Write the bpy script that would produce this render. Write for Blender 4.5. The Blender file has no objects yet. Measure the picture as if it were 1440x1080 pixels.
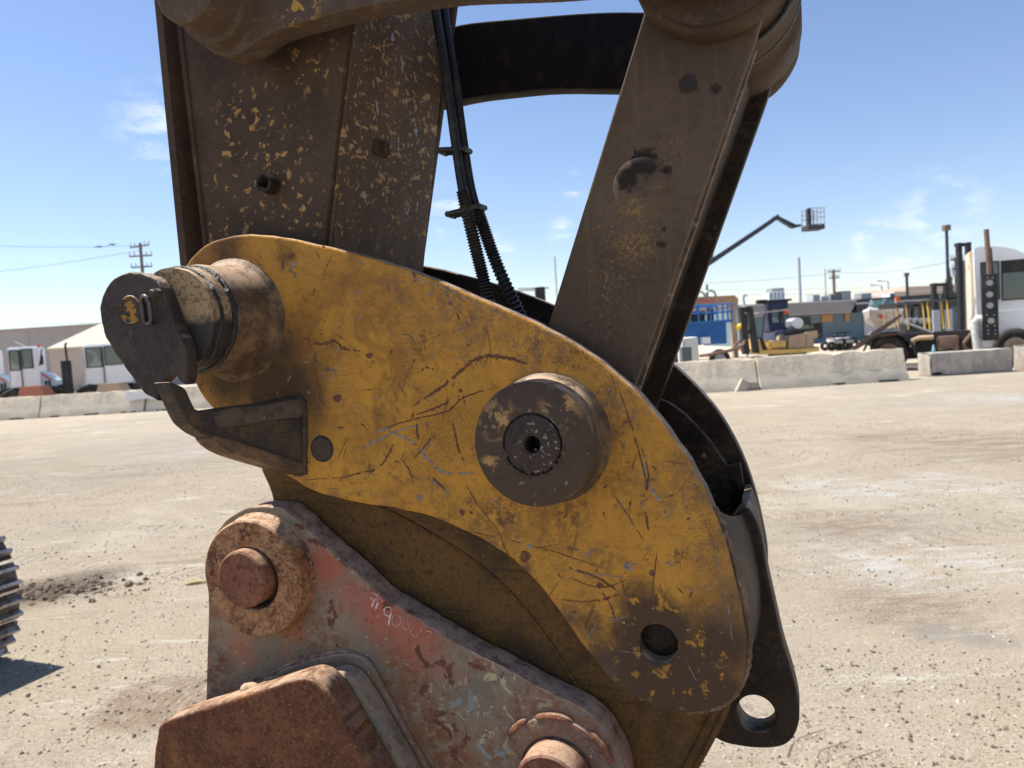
import bpy, bmesh, math, random
from mathutils import Vector, Matrix, noise as mnoise
random.seed(7)
R = math.radians
S = bpy.context.scene
COL = S.collection

# ------------------------------------------------------------------ camera
F = 1080.0; PW, PH = 1440, 1080
PITCH, ROLL, CAMH = 3.13, -3.5, 1.6
cd = bpy.data.cameras.new('camera'); cam = bpy.data.objects.new('camera', cd); COL.objects.link(cam)
CM = Matrix.Translation((0, 0, CAMH)) @ Matrix.Rotation(R(90 - PITCH), 4, 'X') @ Matrix.Rotation(R(ROLL), 4, 'Z')
cam.matrix_world = CM
cd.sensor_width = 36; cd.lens = 36 * F / PW; cd.clip_start = .05; cd.clip_end = 3000
cd.dof.use_dof = True; cd.dof.focus_distance = 1.35; cd.dof.aperture_fstop = 6.8
S.camera = cam
CAM = Vector((0, 0, CAMH)); C3 = CM.to_3x3()
def ray(px, py): return C3 @ Vector(((px - 720) / F, -(py - 540) / F, -1))
VX = 1135.0
def horizon_y(px):
    lo, hi = 0, 1080
    for _ in range(40):
        m = (lo + hi) / 2
        if ray(px, m).z > 0: lo = m
        else: hi = m
    return lo
AX = ray(VX, horizon_y(VX)); AX.z = 0; AX.normalize()
UX = Vector((AX.y, -AX.x, 0))
D0 = 1.30                                   # distance from lens to the near coupler plate, along its pin axis

# ------------------------------------------------------------------ sun, sky, exposure
sun_dir = (-UX * math.cos(R(3)) + AX * math.sin(R(3))); sun_dir.z = 0; sun_dir.normalize()
SUN_EL = 61
sun_az = math.atan2(sun_dir.x, sun_dir.y)    # clockwise from +Y
sv = Vector((sun_dir.x * math.cos(R(SUN_EL)), sun_dir.y * math.cos(R(SUN_EL)), math.sin(R(SUN_EL))))
sd = bpy.data.lights.new('sun', 'SUN'); sd.energy = 5.0; sd.angle = R(.53); sd.color = (1, .945, .85)
so = bpy.data.objects.new('sun', sd); COL.objects.link(so); so.location = (0, 0, 30)
so.rotation_euler = (-sv).to_track_quat('-Z', 'Y').to_euler()
W = bpy.data.worlds.new('World'); S.world = W; W.use_nodes = True
wt = W.node_tree; bg = wt.nodes['Background']
sky = wt.nodes.new('ShaderNodeTexSky'); sky.sky_type = 'NISHITA'; sky.sun_disc = False
sky.sun_elevation = R(SUN_EL); sky.sun_rotation = sun_az
sky.air_density = 1.0; sky.dust_density = .12; sky.ozone_density = 1.6; sky.altitude = 0
bg.inputs['Strength'].default_value = .086
S.view_settings.view_transform = 'Standard'; S.view_settings.look = 'None'
S.view_settings.exposure = .86; S.view_settings.gamma = 1; S.view_settings.use_curve_mapping = False
S.cycles.max_bounces = 6; S.cycles.diffuse_bounces = 4; S.cycles.glossy_bounces = 3; S.cycles.transmission_bounces = 4
S.cycles.sample_clamp_indirect = 6

# ------------------------------------------------------------------ node helper
class NT:
    def __init__(s, tree): s.t = tree; s.n = tree.nodes; s.l = tree.links; s.vec = None
    def link(s, a, b):
        if hasattr(a, 'is_output'): s.l.new(a, b)
        else:
            if b.type == 'RGBA' and len(a) == 3: a = (*a, 1)
            b.default_value = a
    def scaled(s, sc):
        m = s.n.new('ShaderNodeMapping'); s.link(s.vec, m.inputs[0]); m.inputs['Scale'].default_value = sc
        return m.outputs[0]
    def rotated(s, rot, sc):
        m = s.n.new('ShaderNodeMapping'); s.link(s.vec, m.inputs[0]); m.inputs['Rotation'].default_value = rot; m.inputs['Scale'].default_value = sc
        return m.outputs[0]
    def noise(s, scale, detail=5, rough=.6, dist=0, vec=None):
        n = s.n.new('ShaderNodeTexNoise'); s.link(vec or s.vec, n.inputs['Vector'])
        n.inputs['Scale'].default_value = scale; n.inputs['Detail'].default_value = detail
        n.inputs['Roughness'].default_value = rough; n.inputs['Distortion'].default_value = dist
        return n.outputs['Fac']
    def vor(s, scale, feat='F1', vec=None, out='Distance'):
        n = s.n.new('ShaderNodeTexVoronoi'); n.feature = feat; s.link(vec or s.vec, n.inputs['Vector']); n.inputs['Scale'].default_value = scale
        return n.outputs[out]
    def rng(s, v, a, b, lo=0., hi=1.):
        n = s.n.new('ShaderNodeMapRange'); n.interpolation_type = 'SMOOTHSTEP' if lo == 0 and hi == 1 else 'LINEAR'
        s.link(v, n.inputs[0]); n.inputs[1].default_value = a; n.inputs[2].default_value = b
        n.inputs[3].default_value = lo; n.inputs[4].default_value = hi
        return n.outputs[0]
    def math(s, op, a, b=0., clamp=False):
        n = s.n.new('ShaderNodeMath'); n.operation = op; n.use_clamp = clamp
        s.link(a, n.inputs[0]); s.link(b, n.inputs[1]); return n.outputs[0]
    def mix(s, f, a, b):
        n = s.n.new('ShaderNodeMix'); n.data_type = 'RGBA'
        s.link(f, n.inputs[0]); s.link(a, n.inputs[6]); s.link(b, n.inputs[7]); return n.outputs[2]
    def spots(s, lst, amp, scale):
        wob = s.math('MULTIPLY', s.math('SUBTRACT', s.noise(scale, 6, .7), .5), amp)
        tot = None
        for c, r, soft in lst:
            n = s.n.new('ShaderNodeVectorMath'); n.operation = 'DISTANCE'; s.link(s.vec, n.inputs[0]); n.inputs[1].default_value = c
            v = s.rng(s.math('ADD', n.outputs['Value'], wob), r + soft, r - soft)
            tot = v if tot is None else s.math('MAXIMUM', tot, v)
        return tot

def mat(name, base, rough=.7, metal=0., layers=(), bump=(), spec=.35, rotrough=None, coat=0):
    """layers: list of (function(NT)->mask, colour[, roughness]); bump: list of (function, strength metres)"""
    m = bpy.data.materials.new(name); m.use_nodes = True
    t = NT(m.node_tree); p = m.node_tree.nodes['Principled BSDF']
    tc = t.n.new('ShaderNodeTexCoord'); t.vec = tc.outputs['Object']
    c = base; ro = rough
    for L in layers:
        k = L[0](t); c = t.mix(k, c, L[1])
        if len(L) > 2:
            mm = t.n.new('ShaderNodeMix'); mm.data_type = 'FLOAT'; t.link(k, mm.inputs[0]); t.link(ro, mm.inputs[2]); t.link(float(L[2]), mm.inputs[3]); ro = mm.outputs[0]
    t.link(c, p.inputs['Base Color']); t.link(ro, p.inputs['Roughness'])
    p.inputs['Metallic'].default_value = metal; p.inputs['Specular IOR Level'].default_value = spec
    if coat: p.inputs['Coat Weight'].default_value = coat
    nrm = None
    for fn, h in bump:
        b = t.n.new('ShaderNodeBump'); b.inputs['Strength'].default_value = 1; b.inputs['Distance'].default_value = h
        t.link(fn(t), b.inputs['Height'])
        if nrm: t.l.new(nrm, b.inputs['Normal'])
        nrm = b.outputs[0]
    if nrm: t.l.new(nrm, p.inputs['Normal'])
    return m
NZ = lambda sc, a, b, d=5, r=.6, di=0: (lambda t: t.rng(t.noise(sc, d, r, di), a, b))
def AND(*fs):
    def g(t):
        v = fs[0](t)
        for f in fs[1:]: v = t.math('MULTIPLY', v, f(t))
        return v
    return g
def K(f, k): return lambda t: t.math('MULTIPLY', f(t), k)
def NOT(f): return lambda t: t.math('SUBTRACT', 1., f(t))
def SP(lst, amp=.05, sc=12): return lambda t: t.spots(lst, amp, sc)
def RAW(sc, d=5, r=.6): return lambda t: t.noise(sc, d, r)
def STR(rot, scl, a, b, d=4): return lambda t: t.rng(t.noise(1, d, .65, 0, t.rotated(rot, scl)), a, b)
def axis_lt(ax, a, b):
    def g(t):
        n = t.n.new('ShaderNodeSeparateXYZ'); t.link(t.vec, n.inputs[0]); return t.rng(n.outputs[ax], a, b)
    return g

# clouds: a few thin wisps in the sky dome
wn = NT(wt); tcw = wt.nodes.new('ShaderNodeTexCoord'); wn.vec = tcw.outputs['Generated']
def dirp(px, py): return tuple(ray(px, py).normalized())
wz = wn.math('MULTIPLY', wn.spots([(dirp(232, 170), .035, .035), (dirp(250, 215), .02, .02), (dirp(805, 268), .012, .018), (dirp(790, 322), .012, .018), (dirp(1310, 305), .03, .04), (dirp(1230, 330), .02, .03),
        (dirp(1300, 360), .04, .05), (dirp(60, 380), .012, .02), (dirp(690, 350), .02, .03), (dirp(640, 300), .02, .02), (dirp(-500, 250), .15, .1), (dirp(2100, 300), .2, .1)], .09, 14),
        wn.rng(wn.noise(1, 7, .62, .3, wn.scaled((20, 20, 52))), .44, .66))
hz = wt.nodes.new('ShaderNodeSeparateXYZ'); wt.links.new(wn.vec, hz.inputs[0])
tint = wn.mix(1., (0, 0, 0), sky.outputs[0])
hm = wt.nodes.new('ShaderNodeMix'); hm.data_type = 'RGBA'; hm.blend_type = 'MULTIPLY'; hm.inputs[0].default_value = 1
wt.links.new(sky.outputs[0], hm.inputs[6]); hm.inputs[7].default_value = (1.0, .972, 1.05, 1)
cl = wn.mix(wn.math('MULTIPLY', wz, .62), hm.outputs[2], (7.2, 7.6, 8.3))
wt.links.new(cl, bg.inputs[0])

# ------------------------------------------------------------------ objects helper
OFF = {}
def tag(o, label=None, cat=None, group=None, kind=None):
    if label: o['label'] = label
    if cat: o['category'] = cat
    if group: o['group'] = group
    if kind: o['kind'] = kind
    return o
def thing(name, loc, label, cat, group=None, rot=None):
    o = bpy.data.objects.new(name, None); COL.objects.link(o); o.empty_display_size = .1
    o.location = loc
    if rot is not None: o.rotation_euler = rot
    OFF[o.name] = Vector((0, 0, 0))
    return tag(o, label, cat, group)
def link_mesh(name, me, m, parent=None, sharp=35):
    o = bpy.data.objects.new(name, me); COL.objects.link(o)
    if m is not None: me.materials.clear(); me.materials.append(m)
    if sharp:
        for p in me.polygons: p.use_smooth = True
        me.set_sharp_from_angle(angle=R(sharp))
    if parent is not None:
        o.parent = parent
        root = parent
        if parent.parent is None: o.location = -OFF.get(parent.name, Vector())
    return o
def frame_thing(name, off, label, cat):
    """a thing in the excavator's own frame: x along the arm plane, y along the pin axis, z up"""
    rotz = math.atan2(UX.y, UX.x)
    base = AX * D0
    w = base + UX * off[0] + AX * off[1] + Vector((0, 0, off[2]))
    o = thing(name, w, label, cat, rot=(0, 0, rotz)); OFF[o.name] = Vector(off)
    return o
def P(px, py, n=0.):
    d = ray(px, py); k = (D0 + n) / d.dot(AX); p = d * k
    return (p.dot(UX), p.z + CAMH)
def Rm(cx, cy, ry, n):               # radius in metres of a circle seen with this half height
    a = P(cx, cy - ry, n); b = P(cx, cy + ry, n)
    return math.hypot(a[0] - b[0], a[1] - b[1]) / 2
def PP(lst, n=0.): return [P(x, y, n) for x, y in lst]
def smooth(pts, k=6, closed=True, sharp=()):
    out = []; N = len(pts)
    for i in range(N if closed else N - 1):
        p1, p2 = pts[i], pts[(i + 1) % N]
        p0 = pts[(i - 1) % N] if (closed or i > 0) else p1
        p3 = pts[(i + 2) % N] if (closed or i + 2 < N) else p2
        if i in sharp: p0 = p1
        if (i + 1) % N in sharp: p3 = p2
        for j in range(k):
            t = j / k
            out.append(tuple(.5 * ((2 * b) + (-a + c) * t + (2 * a - 5 * b + 4 * c - d) * t * t + (-a + 3 * b - 3 * c + d) * t ** 3) for a, b, c, d in zip(p0, p1, p2, p3)))
    if not closed: out.append(tuple(pts[-1]))
    return out
def circle(c, r, k=40): return [(c[0] + r * math.cos(2 * math.pi * i / k), c[1] + r * math.sin(2 * math.pi * i / k)) for i in range(k)]
def rough_poly(pts, amp, sc=30, seed=0):
    out = []
    for x, y in pts:
        out.append((x + amp * mnoise.noise(Vector((x * sc, y * sc, seed))), y + amp * mnoise.noise(Vector((x * sc, y * sc, seed + 9)))))
    return out
def plate(name, pts, n0, n1, m, parent, holes=(), bev=.003, flat='uv', sharp=22):
    cu = bpy.data.curves.new('tmp', 'CURVE'); cu.dimensions = '2D'; cu.fill_mode = 'BOTH'
    for loop in [pts, *holes]:
        sp = cu.splines.new('POLY'); sp.points.add(len(loop) - 1)
        for i, (x, y) in enumerate(loop): sp.points[i].co = (x, y, 0, 1)
        sp.use_cyclic_u = True
    th = abs(n1 - n0); bev = min(bev, th * .45)
    cu.extrude = th / 2 - bev; cu.bevel_depth = bev; cu.bevel_resolution = 2; cu.offset = -bev
    co = bpy.data.objects.new('tmp', cu); COL.objects.link(co)
    dg = bpy.context.evaluated_depsgraph_get()
    me = bpy.data.meshes.new_from_object(co.evaluated_get(dg)); bpy.data.objects.remove(co); bpy.data.curves.remove(cu)
    mid = (n0 + n1) / 2
    bm = bmesh.new(); bm.from_mesh(me); bmesh.ops.remove_doubles(bm, verts=bm.verts, dist=1e-5)
    for v in bm.verts: v.co = Vector((v.co.x, mid - v.co.z, v.co.y))
    bmesh.ops.recalc_face_normals(bm, faces=bm.faces)
    for f in bm.faces: f.smooth = True
    bm.normal_update()
    for e in bm.edges:
        if len(e.link_faces) == 2:
            fl = [abs(f.normal.y) > .9995 for f in e.link_faces]
            e.smooth = not (fl[0] != fl[1] or e.calc_face_angle(0) > R(sharp))
    bm.to_mesh(me); bm.free(); me.name = name
    return link_mesh(name, me, m, parent, 0)
def lathe(name, c, prof, m, parent, seg=72, wob=0, sharp=35, hole=False):
    """prof: (n, r) from front to back about an axis along the pin direction"""
    bm = bmesh.new(); rings = []
    for n, r in prof:
        if r <= 1e-6: rings.append([bm.verts.new((c[0], n, c[1]))]); continue
        rg = []
        for i in range(seg):
            a = 2 * math.pi * i / seg
            w = 1 + (wob * mnoise.noise(Vector((math.cos(a) * 2.2, math.sin(a) * 2.2, n * 30))) if wob else 0)
            rg.append(bm.verts.new((c[0] + r * w * math.cos(a), n, c[1] + r * w * math.sin(a))))
        rings.append(rg)
    for a, b in zip(rings, rings[1:]):
        for i in range(seg):
            j = (i + 1) % seg
            if len(a) == 1 and len(b) == 1: continue
            if len(a) == 1: bm.faces.new((a[0], b[i], b[j]))
            elif len(b) == 1: bm.faces.new((a[i], b[0], a[j]))
            else: bm.faces.new((a[i], b[i], b[j], a[j]))
    bmesh.ops.recalc_face_normals(bm, faces=bm.faces)
    me = bpy.data.meshes.new(name); bm.to_mesh(me); bm.free()
    return link_mesh(name, me, m, parent, sharp)
def tube_bm(bm, pts, r, seg=12, closed=False, rad=None):
    pts = [Vector(p) for p in pts]; N = len(pts); rings = []; up = None
    for i, p in enumerate(pts):
        a = pts[(i - 1) % N] if (closed or i) else p; b = pts[(i + 1) % N] if (closed or i < N - 1) else p
        d = (b - a).normalized()
        if up is None: up = d.orthogonal().normalized()
        up = (up - d * up.dot(d)).normalized(); sd_ = d.cross(up)
        rr = rad(i / (N - 1)) if rad else r
        rings.append([bm.verts.new(p + (up * math.cos(2 * math.pi * k / seg) + sd_ * math.sin(2 * math.pi * k / seg)) * rr) for k in range(seg)])
    for i in range(N if closed else N - 1):
        a, b = rings[i], rings[(i + 1) % N]
        for k in range(seg): bm.faces.new((a[k], a[(k + 1) % seg], b[(k + 1) % seg], b[k]))
    if not closed:
        bm.faces.new(rings[0]); bm.faces.new(rings[-1])
def bm_obj(name, bm, m, parent=None, sharp=35):
    bmesh.ops.recalc_face_normals(bm, faces=bm.faces)
    me = bpy.data.meshes.new(name); bm.to_mesh(me); bm.free()
    return link_mesh(name, me, m, parent, sharp)
class MB:
    def __init__(s): s.bm = bmesh.new()
    def box(s, x0, x1, y0, y1, z0, z1, bev=0):
        v = [s.bm.verts.new((x, y, z)) for z in (z0, z1) for y in (y0, y1) for x in (x0, x1)]
        fs = [s.bm.faces.new([v[i] for i in f]) for f in ((0, 1, 3, 2), (4, 5, 7, 6), (0, 1, 5, 4), (2, 3, 7, 6), (0, 2, 6, 4), (1, 3, 7, 5))]
        if bev:
            es = list({e for f in fs for e in f.edges}); bmesh.ops.bevel(s.bm, geom=es, offset=bev, segments=2, affect='EDGES', profile=.6)
        return s
    def prism(s, poly, y0, y1):
        a = [s.bm.verts.new((x, y0, z)) for x, z in poly]; b = [s.bm.verts.new((x, y1, z)) for x, z in poly]
        s.bm.faces.new(a); s.bm.faces.new(b[::-1])
        for i in range(len(poly)): j = (i + 1) % len(poly); s.bm.faces.new((a[i], a[j], b[j], b[i]))
        return s
    def tube(s, p, q, r, seg=8): tube_bm(s.bm, [p, q], r, seg); return s
    def path(s, pts, r, seg=8, closed=False): tube_bm(s.bm, pts, r, seg, closed); return s
    def ydisc(s, x, z, r, y0, y1, seg=28): return s.prism(circle((x, z), r, seg), y0, y1)
    def torusy(s, x, y, z, Rr, r, seg=28):
        tube_bm(s.bm, [(x + Rr * math.cos(2 * math.pi * i / seg), y, z + Rr * math.sin(2 * math.pi * i / seg)) for i in range(seg)], r, 10, True); return s
    def build(s, name, m, parent=None, sharp=35):
        if parent is not None:
            base = parent.location if parent.parent is None else parent.parent.location
            if parent.parent is None:
                for v in s.bm.verts: v.co -= base
            else:
                for v in s.bm.verts: v.co -= base
        return bm_obj(name, s.bm, m, parent, sharp)

# ================================================================== ground
g_dirt = (.50, .425, .335)
def _ground_layers():
    return [
        (NZ(.16, .42, .62, 6, .62, .4), (.44, .39, .33)),
        (NZ(.45, .5, .68, 7, .7, .8), (.56, .50, .42)),
        (lambda t: t.rng(t.noise(1, 7, .7, .3, t.scaled((.22, 1.1, 1))), .56, .70), (.36, .285, .21)),
        (lambda t: t.rng(t.noise(1, 8, .72, .5, t.scaled((.5, 1.7, 1))), .585, .66), (.66, .615, .55)),
        (K(NZ(5, .54, .72, 8, .75), .45), (.33, .28, .22)),
        (K(NZ(55, .54, .68, 6, .75), .5), (.25, .215, .175)),
        (K(NZ(75, .56, .7, 6, .75), .6), (.70, .65, .57)),
    ]
def gpt(px, py):
    d = ray(px, py); k = CAMH / -d.z; p = CAM + d * k; return (p.x, p.y, 0)
gd = gpt(95, 835); gt = gpt(235, 985); gr = gpt(1400, 650); gw = gpt(1250, 690); ggl = gpt(120, 660)
gl = _ground_layers() + [
    (SP([(gpt(70, 830), .35, .22), (gpt(130, 812), .22, .2)], .5, 3), (.135, .105, .08)),
    (K(AND(lambda t: t.rng(t.noise(1, 8, .8, .5, t.scaled((1.5, 5, 1))), .38, .60), SP([(gpt(1400, 625), 1.3, .6), (gpt(1260, 615), .7, .5)], 1.5, 1.2)), .85), (.27, .215, .16)),
    (K(AND(lambda t: t.rng(t.noise(1, 8, .8, .5, t.scaled((4, 14, 1))), .40, .58), SP([(gpt(1270, 850), .35, .25), (gpt(1200, 740), .45, .3)], .7, 2.5)), .85), (.27, .205, .155)),
    (K(AND(lambda t: t.rng(t.noise(1, 8, .8, .5, t.scaled((2, 7, 1))), .44, .60), SP([(gpt(1270, 790), .5, .4), (gpt(1390, 790), .35, .4), (gpt(1230, 690), .35, .3), (gpt(1330, 680), .45, .3), (gpt(1150, 680), .3, .3), (gpt(1400, 560), .8, .6), (gpt(250, 640), .5, .4)], .9, 3)), .9), (.74, .71, .66)),
    (K(AND(NZ(9, .3, .55, 6, .8), SP([(gpt(230, 985), .30, .06), (gpt(300, 1060), .2, .06)], .2, 3)), .8), (.27, .19, .14)),
    (K(AND(SP([(gpt(100, 660), 3.2, 1.8), (gpt(330, 640), 2.2, 1.2), (gpt(-300, 650), 4, 1)], 2, .6), NZ(30, .42, .58, 5, .7)), .55), (.24, .22, .205)),
    (AND(NZ(62, .53, .58, 6, .85), NZ(3, .30, .55)), (.22, .185, .15)), (AND(NZ(52, .55, .60, 6, .85, .3), NZ(2.2, .35, .6)), (.72, .69, .63)),
    (K(lambda t: t.rng(t.noise(1, 8, .75, .4, t.scaled((.8, 5, 1))), .55, .66), .55), (.33, .275, .22)),
    (K(lambda t: t.rng(t.noise(1, 8, .75, .4, t.scaled((1.1, 7, 1))), .60, .66), .6), (.72, .67, .59)),
    (K(SP([(gpt(1380, 900), .12, .1), (gpt(1310, 890), .1, .1)], .3, 6), .5), (.22, .22, .23)),
]
def TRACK(cx, cy, rad, w, tread):
    def g(t):
        n = t.n.new('ShaderNodeVectorMath'); n.operation = 'DISTANCE'; t.link(t.vec, n.inputs[0]); n.inputs[1].default_value = (cx, cy, 0)
        d = t.math('ABSOLUTE', t.math('SUBTRACT', t.math('ADD', n.outputs['Value'], t.math('MULTIPLY', t.noise(1.3, 3), .25)), rad + .125))
        q = t.n.new('ShaderNodeSeparateXYZ'); t.link(t.vec, q.inputs[0])
        an = t.math('ARCTAN2', t.math('SUBTRACT', q.outputs[1], cy), t.math('SUBTRACT', q.outputs[0], cx))
        sn = t.rng(t.math('SINE', t.math('MULTIPLY', t.math('ADD', an, t.math('MULTIPLY', d, .35 / rad)), rad * 6.283 / tread)), -.2, .5)
        return t.math('MULTIPLY', t.math('MULTIPLY', t.rng(d, w, w - .05), sn), t.rng(t.noise(2.2, 6, .75), .42, .58))
    return g
TRK = [TRACK(2., 22., 15.6, .17, .13), TRACK(2., 22., 13.9, .17, .13), TRACK(-9., -6., 13.4, .16, .11), TRACK(-9., -6., 15.0, .16, .11), TRACK(9., -14., 20.4, .2, .16)]
gl += [(K(f, .42), (.30, .25, .20)) for f in TRK]
gl = gl
def ridges(t):      # arcs left by a turning tyre in the dust
    n = t.n.new('ShaderNodeVectorMath'); n.operation = 'DISTANCE'; t.link(t.vec, n.inputs[0]); n.inputs[1].default_value = gpt(330, 985)
    s_ = t.math('SINE', t.math('MULTIPLY', t.math('ADD', n.outputs['Value'], t.math('MULTIPLY', t.noise(6, 3), .06)), 130.))
    return t.math('MULTIPLY', s_, t.spots([(gpt(255, 980), .16, .14)], .15, 5))
def _gain(c): return tuple(min(.86, x * k) for x, k in zip(c, (1.36, 1.33, 1.26)))
g_dirt = _gain(g_dirt); gl = [(a[0], _gain(a[1])) for a in gl]
M_ground = mat('ground_dust', g_dirt, .93, layers=gl, bump=[(RAW(1.2, 6, .7), .06), (RAW(22, 8, .85), .05), (NZ(90, .35, .75, 4, .8), .014), (ridges, .0025), (TRK[0], -.012), (TRK[2], -.012)], spec=.12)
bm = bmesh.new(); bmesh.ops.create_grid(bm, x_segments=40, y_segments=40, size=700)
tag(bm_obj('ground', bm, M_ground, None, 0), kind='structure')

# loose grit and clods on the ground
M_grit = mat('loose_grit', (.33, .285, .235), .95, layers=[(NZ(9, .45, .6), (.13, .105, .085)), (NZ(14, .55, .65), (.5, .47, .42))], spec=.1)
def grit(name, n, area, smin, smax, m, seed, power=3):
    rnd = random.Random(seed); V = []; Fc = []
    for _ in range(n):
        x, y = area(rnd); s = smin + (smax - smin) * rnd.random() ** power
        a = rnd.random() * 6.28; b = len(V); h = s * (.45 + .4 * rnd.random())
        for k in range(5):
            rr = s * (.7 + .5 * rnd.random()); V.append((x + rr * math.cos(a + k * 1.256), y + rr * math.sin(a + k * 1.256), -.001))
        for k in range(3):
            rr = s * (.35 + .3 * rnd.random()); V.append((x + rr * math.cos(a + k * 2.09), y + rr * math.sin(a + k * 2.09), h * (.7 + .5 * rnd.random())))
        Fc += [(b, b + 1, b + 5), (b + 1, b + 6, b + 5), (b + 1, b + 2, b + 6), (b + 2, b + 3, b + 6), (b + 3, b + 7, b + 6), (b + 3, b + 4, b + 7), (b + 4, b + 5, b + 7), (b + 4, b, b + 5), (b + 5, b + 6, b + 7)]
    me = bpy.data.meshes.new(name); me.from_pydata(V, [], Fc); me.update()
    o = link_mesh(name, me, m, None, 0); return tag(o, kind='stuff')
def a_near(r):
    while True:
        y = 2.2 + 10 * r.random() ** 1.6; x = (r.random() * 2 - 1) * (.75 * y + .5)
        if mnoise.noise(Vector((x * .9, y * .9, 3))) + .6 * mnoise.noise(Vector((x * 3, y * 3, 7))) > r.uniform(-.35, .45): return (x, y)
tag(grit('gravel', 22000, a_near, .0025, .014, M_grit, 3), 'fine loose grit scattered over the dusty yard', 'gravel')
pA = gpt(72, 832)
def a_clod(r): return (pA[0] + r.gauss(.05, .28), pA[1] + r.gauss(0, .16))
M_clod = mat('dark_clods', (.12, .09, .068), .95, layers=[(NZ(20, .5, .6), (.22, .17, .13))], spec=.1)
tag(grit('dirt_clods', 380, a_clod, .004, .036, M_clod, 5, 2.5), 'dark clods of broken dirt beside the steel track', 'dirt')

# ================================================================== colours of the machine
YEL = (.56, .272, .038); YEL2 = (.42, .192, .030); DIRT = (.078, .055, .040); DIRT2 = (.125, .090, .064); RUST = (.115, .043, .022); TAN = (.30, .215, .13)
GREASE = (.012, .011, .011)
def c3(px, py, n=0.): u, v = P(px, py, n); return (u, n, v)
def UPDUST_LIT(a=.35, b=.8, k=.8, sc=30):     # dust on upward faces, doubling as a sunlit highlight put into the colour
    def g(t):
        n = t.n.new('ShaderNodeNewGeometry'); q = t.n.new('ShaderNodeSeparateXYZ'); t.l.new(n.outputs['True Normal'], q.inputs[0])
        return t.math('MULTIPLY', t.math('MULTIPLY', t.rng(q.outputs[2], a, b), t.rng(t.noise(sc, 6, .75), .36, .60)), k)
    return g
DUST_LIT = (.50, .36, .25)
def axis_z(t):
    n = t.n.new('ShaderNodeSeparateXYZ'); t.link(t.vec, n.inputs[0]); return n.outputs[2]
bump_metal = [(RAW(14, 3), .0016), (RAW(90, 5, .7), .0006), (NZ(300, .3, .8, 3), .00018)]
M_yellow = mat('worn_yellow_paint', YEL, .62, layers=[
    (K(NZ(5, .4, .65, 6, .65), .6), YEL2, .6),
    (K(AND(NZ(9, .42, .62, 7, .7, .6), SP([(c3(520, 470), .16, .12), (c3(560, 560), .1, .1)], .12, 8)), .75), (.235, .105, .022), .6),
    (K(STR((0, .75, 0), (9, 1, 130), .56, .72), .30), (.16, .075, .025)),
    (K(STR((0, -.55, 0), (150, 1, 12), .58, .74), .24), (.60, .40, .12)),
    (K(NZ(42, .56, .68, 7, .75, .4), .6), (.17, .085, .03), .75),
    (K(NZ(70, .645, .69, 7, .72, .7), .9), (.085, .036, .022), .85),
    (K(NZ(20, .635, .675, 6, .65, 1.), .85), (.14, .11, .095), .8),
    (K(NZ(170, .60, .68, 5, .7), .5), (.15, .075, .03)),
    (K(AND(NZ(3.2, .46, .60, 6, .65, .6), NZ(120, .40, .62, 6, .8)), .5), (.22, .105, .03)),
    (K(NZ(55, .50, .72, 9, .85, .3), .42), (.20, .10, .03)),
    (K(AND(NZ(6, .5, .62, 5, .6), NZ(260, .54, .60, 3, .7)), .7), (.10, .055, .025)),
    (K(SP([(c3(990, 700), .012, .03), (c3(1015, 760), .018, .035), (c3(1032, 830), .028, .04), (c3(1040, 900), .035, .04), (c3(960, 650), .005, .025), (c3(1000, 800), .01, .05)], .06, 24), .72), (.13, .075, .035), .7),
    (K(AND(NZ(6.5, .47, .60, 8, .72, .8), NZ(70, .36, .60, 7, .8)), .55), (.150, .085, .036), .75),
    (K(AND(NZ(11, .55, .66, 8, .75, .4), NZ(150, .40, .58, 5, .8)), .8), (.075, .048, .028), .8),
    (K(AND(NZ(4, .52, .66, 5, .6, .3), STR((0, .6, 0), (40, 1, 230), .46, .62)), .55), (.24, .13, .05)),
    # dust and grease that collected along the upper left and bottom ends and round the pins
    (K(SP([(c3(315, 355), .045, .05), (c3(400, 360), .01, .04), (c3(330, 520), .09, .06), (c3(380, 540), .085, .045), (c3(300, 470), .12, .05), (c3(400, 490), .06, .06), (c3(415, 550), .075, .05), (c3(300, 400), .06, .05), (c3(400, 610), .065, .04), (c3(360, 640), .05, .04)], .10, 16), .93), (.062, .040, .026), .85),
    (K(AND(SP([(c3(925, 905), .085, .03), (c3(960, 960), .10, .04), (c3(880, 960), .09, .04), (c3(1000, 910), .075, .05), (c3(830, 880), .02, .03), (c3(1015, 985), .07, .04), (c3(905, 860), .05, .03)], .085, 22), NOT(K(NZ(34, .56, .62, 6, .7), .8))), .95), (.060, .039, .027), .85),
    (K(AND(SP([(c3(790, 725), .035, .05), (c3(700, 730), .04, .04), (c3(850, 790), .02, .04), (c3(760, 770), .0, .03)], .12, 26), NZ(60, .40, .56, 6, .7)), .85), (.10, .062, .035), .85),
    (K(AND(SP([(c3(640, 430), .05, .05), (c3(760, 480), .05, .05), (c3(680, 450), .05, .05), (c3(860, 560), .05, .05), (c3(960, 690), .04, .05), (c3(1010, 760), .045, .05), (c3(1030, 850), .04, .05), (c3(560, 400), .03, .04)], .11, 20), NZ(45, .42, .60, 7, .75)), .8), (.15, .10, .065), .8),
    (K(SP([(c3(690, 768), .008, .02), (c3(620, 735), .006, .018), (c3(740, 800), .01, .02), (c3(800, 870), .014, .022), (c3(850, 945), .025, .025), (c3(545, 716), .006, .014), (c3(470, 700), .01, .02)], .05, 40), .9), (.10, .068, .048), .85),
    ], bump=bump_metal, spec=.2)
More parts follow.
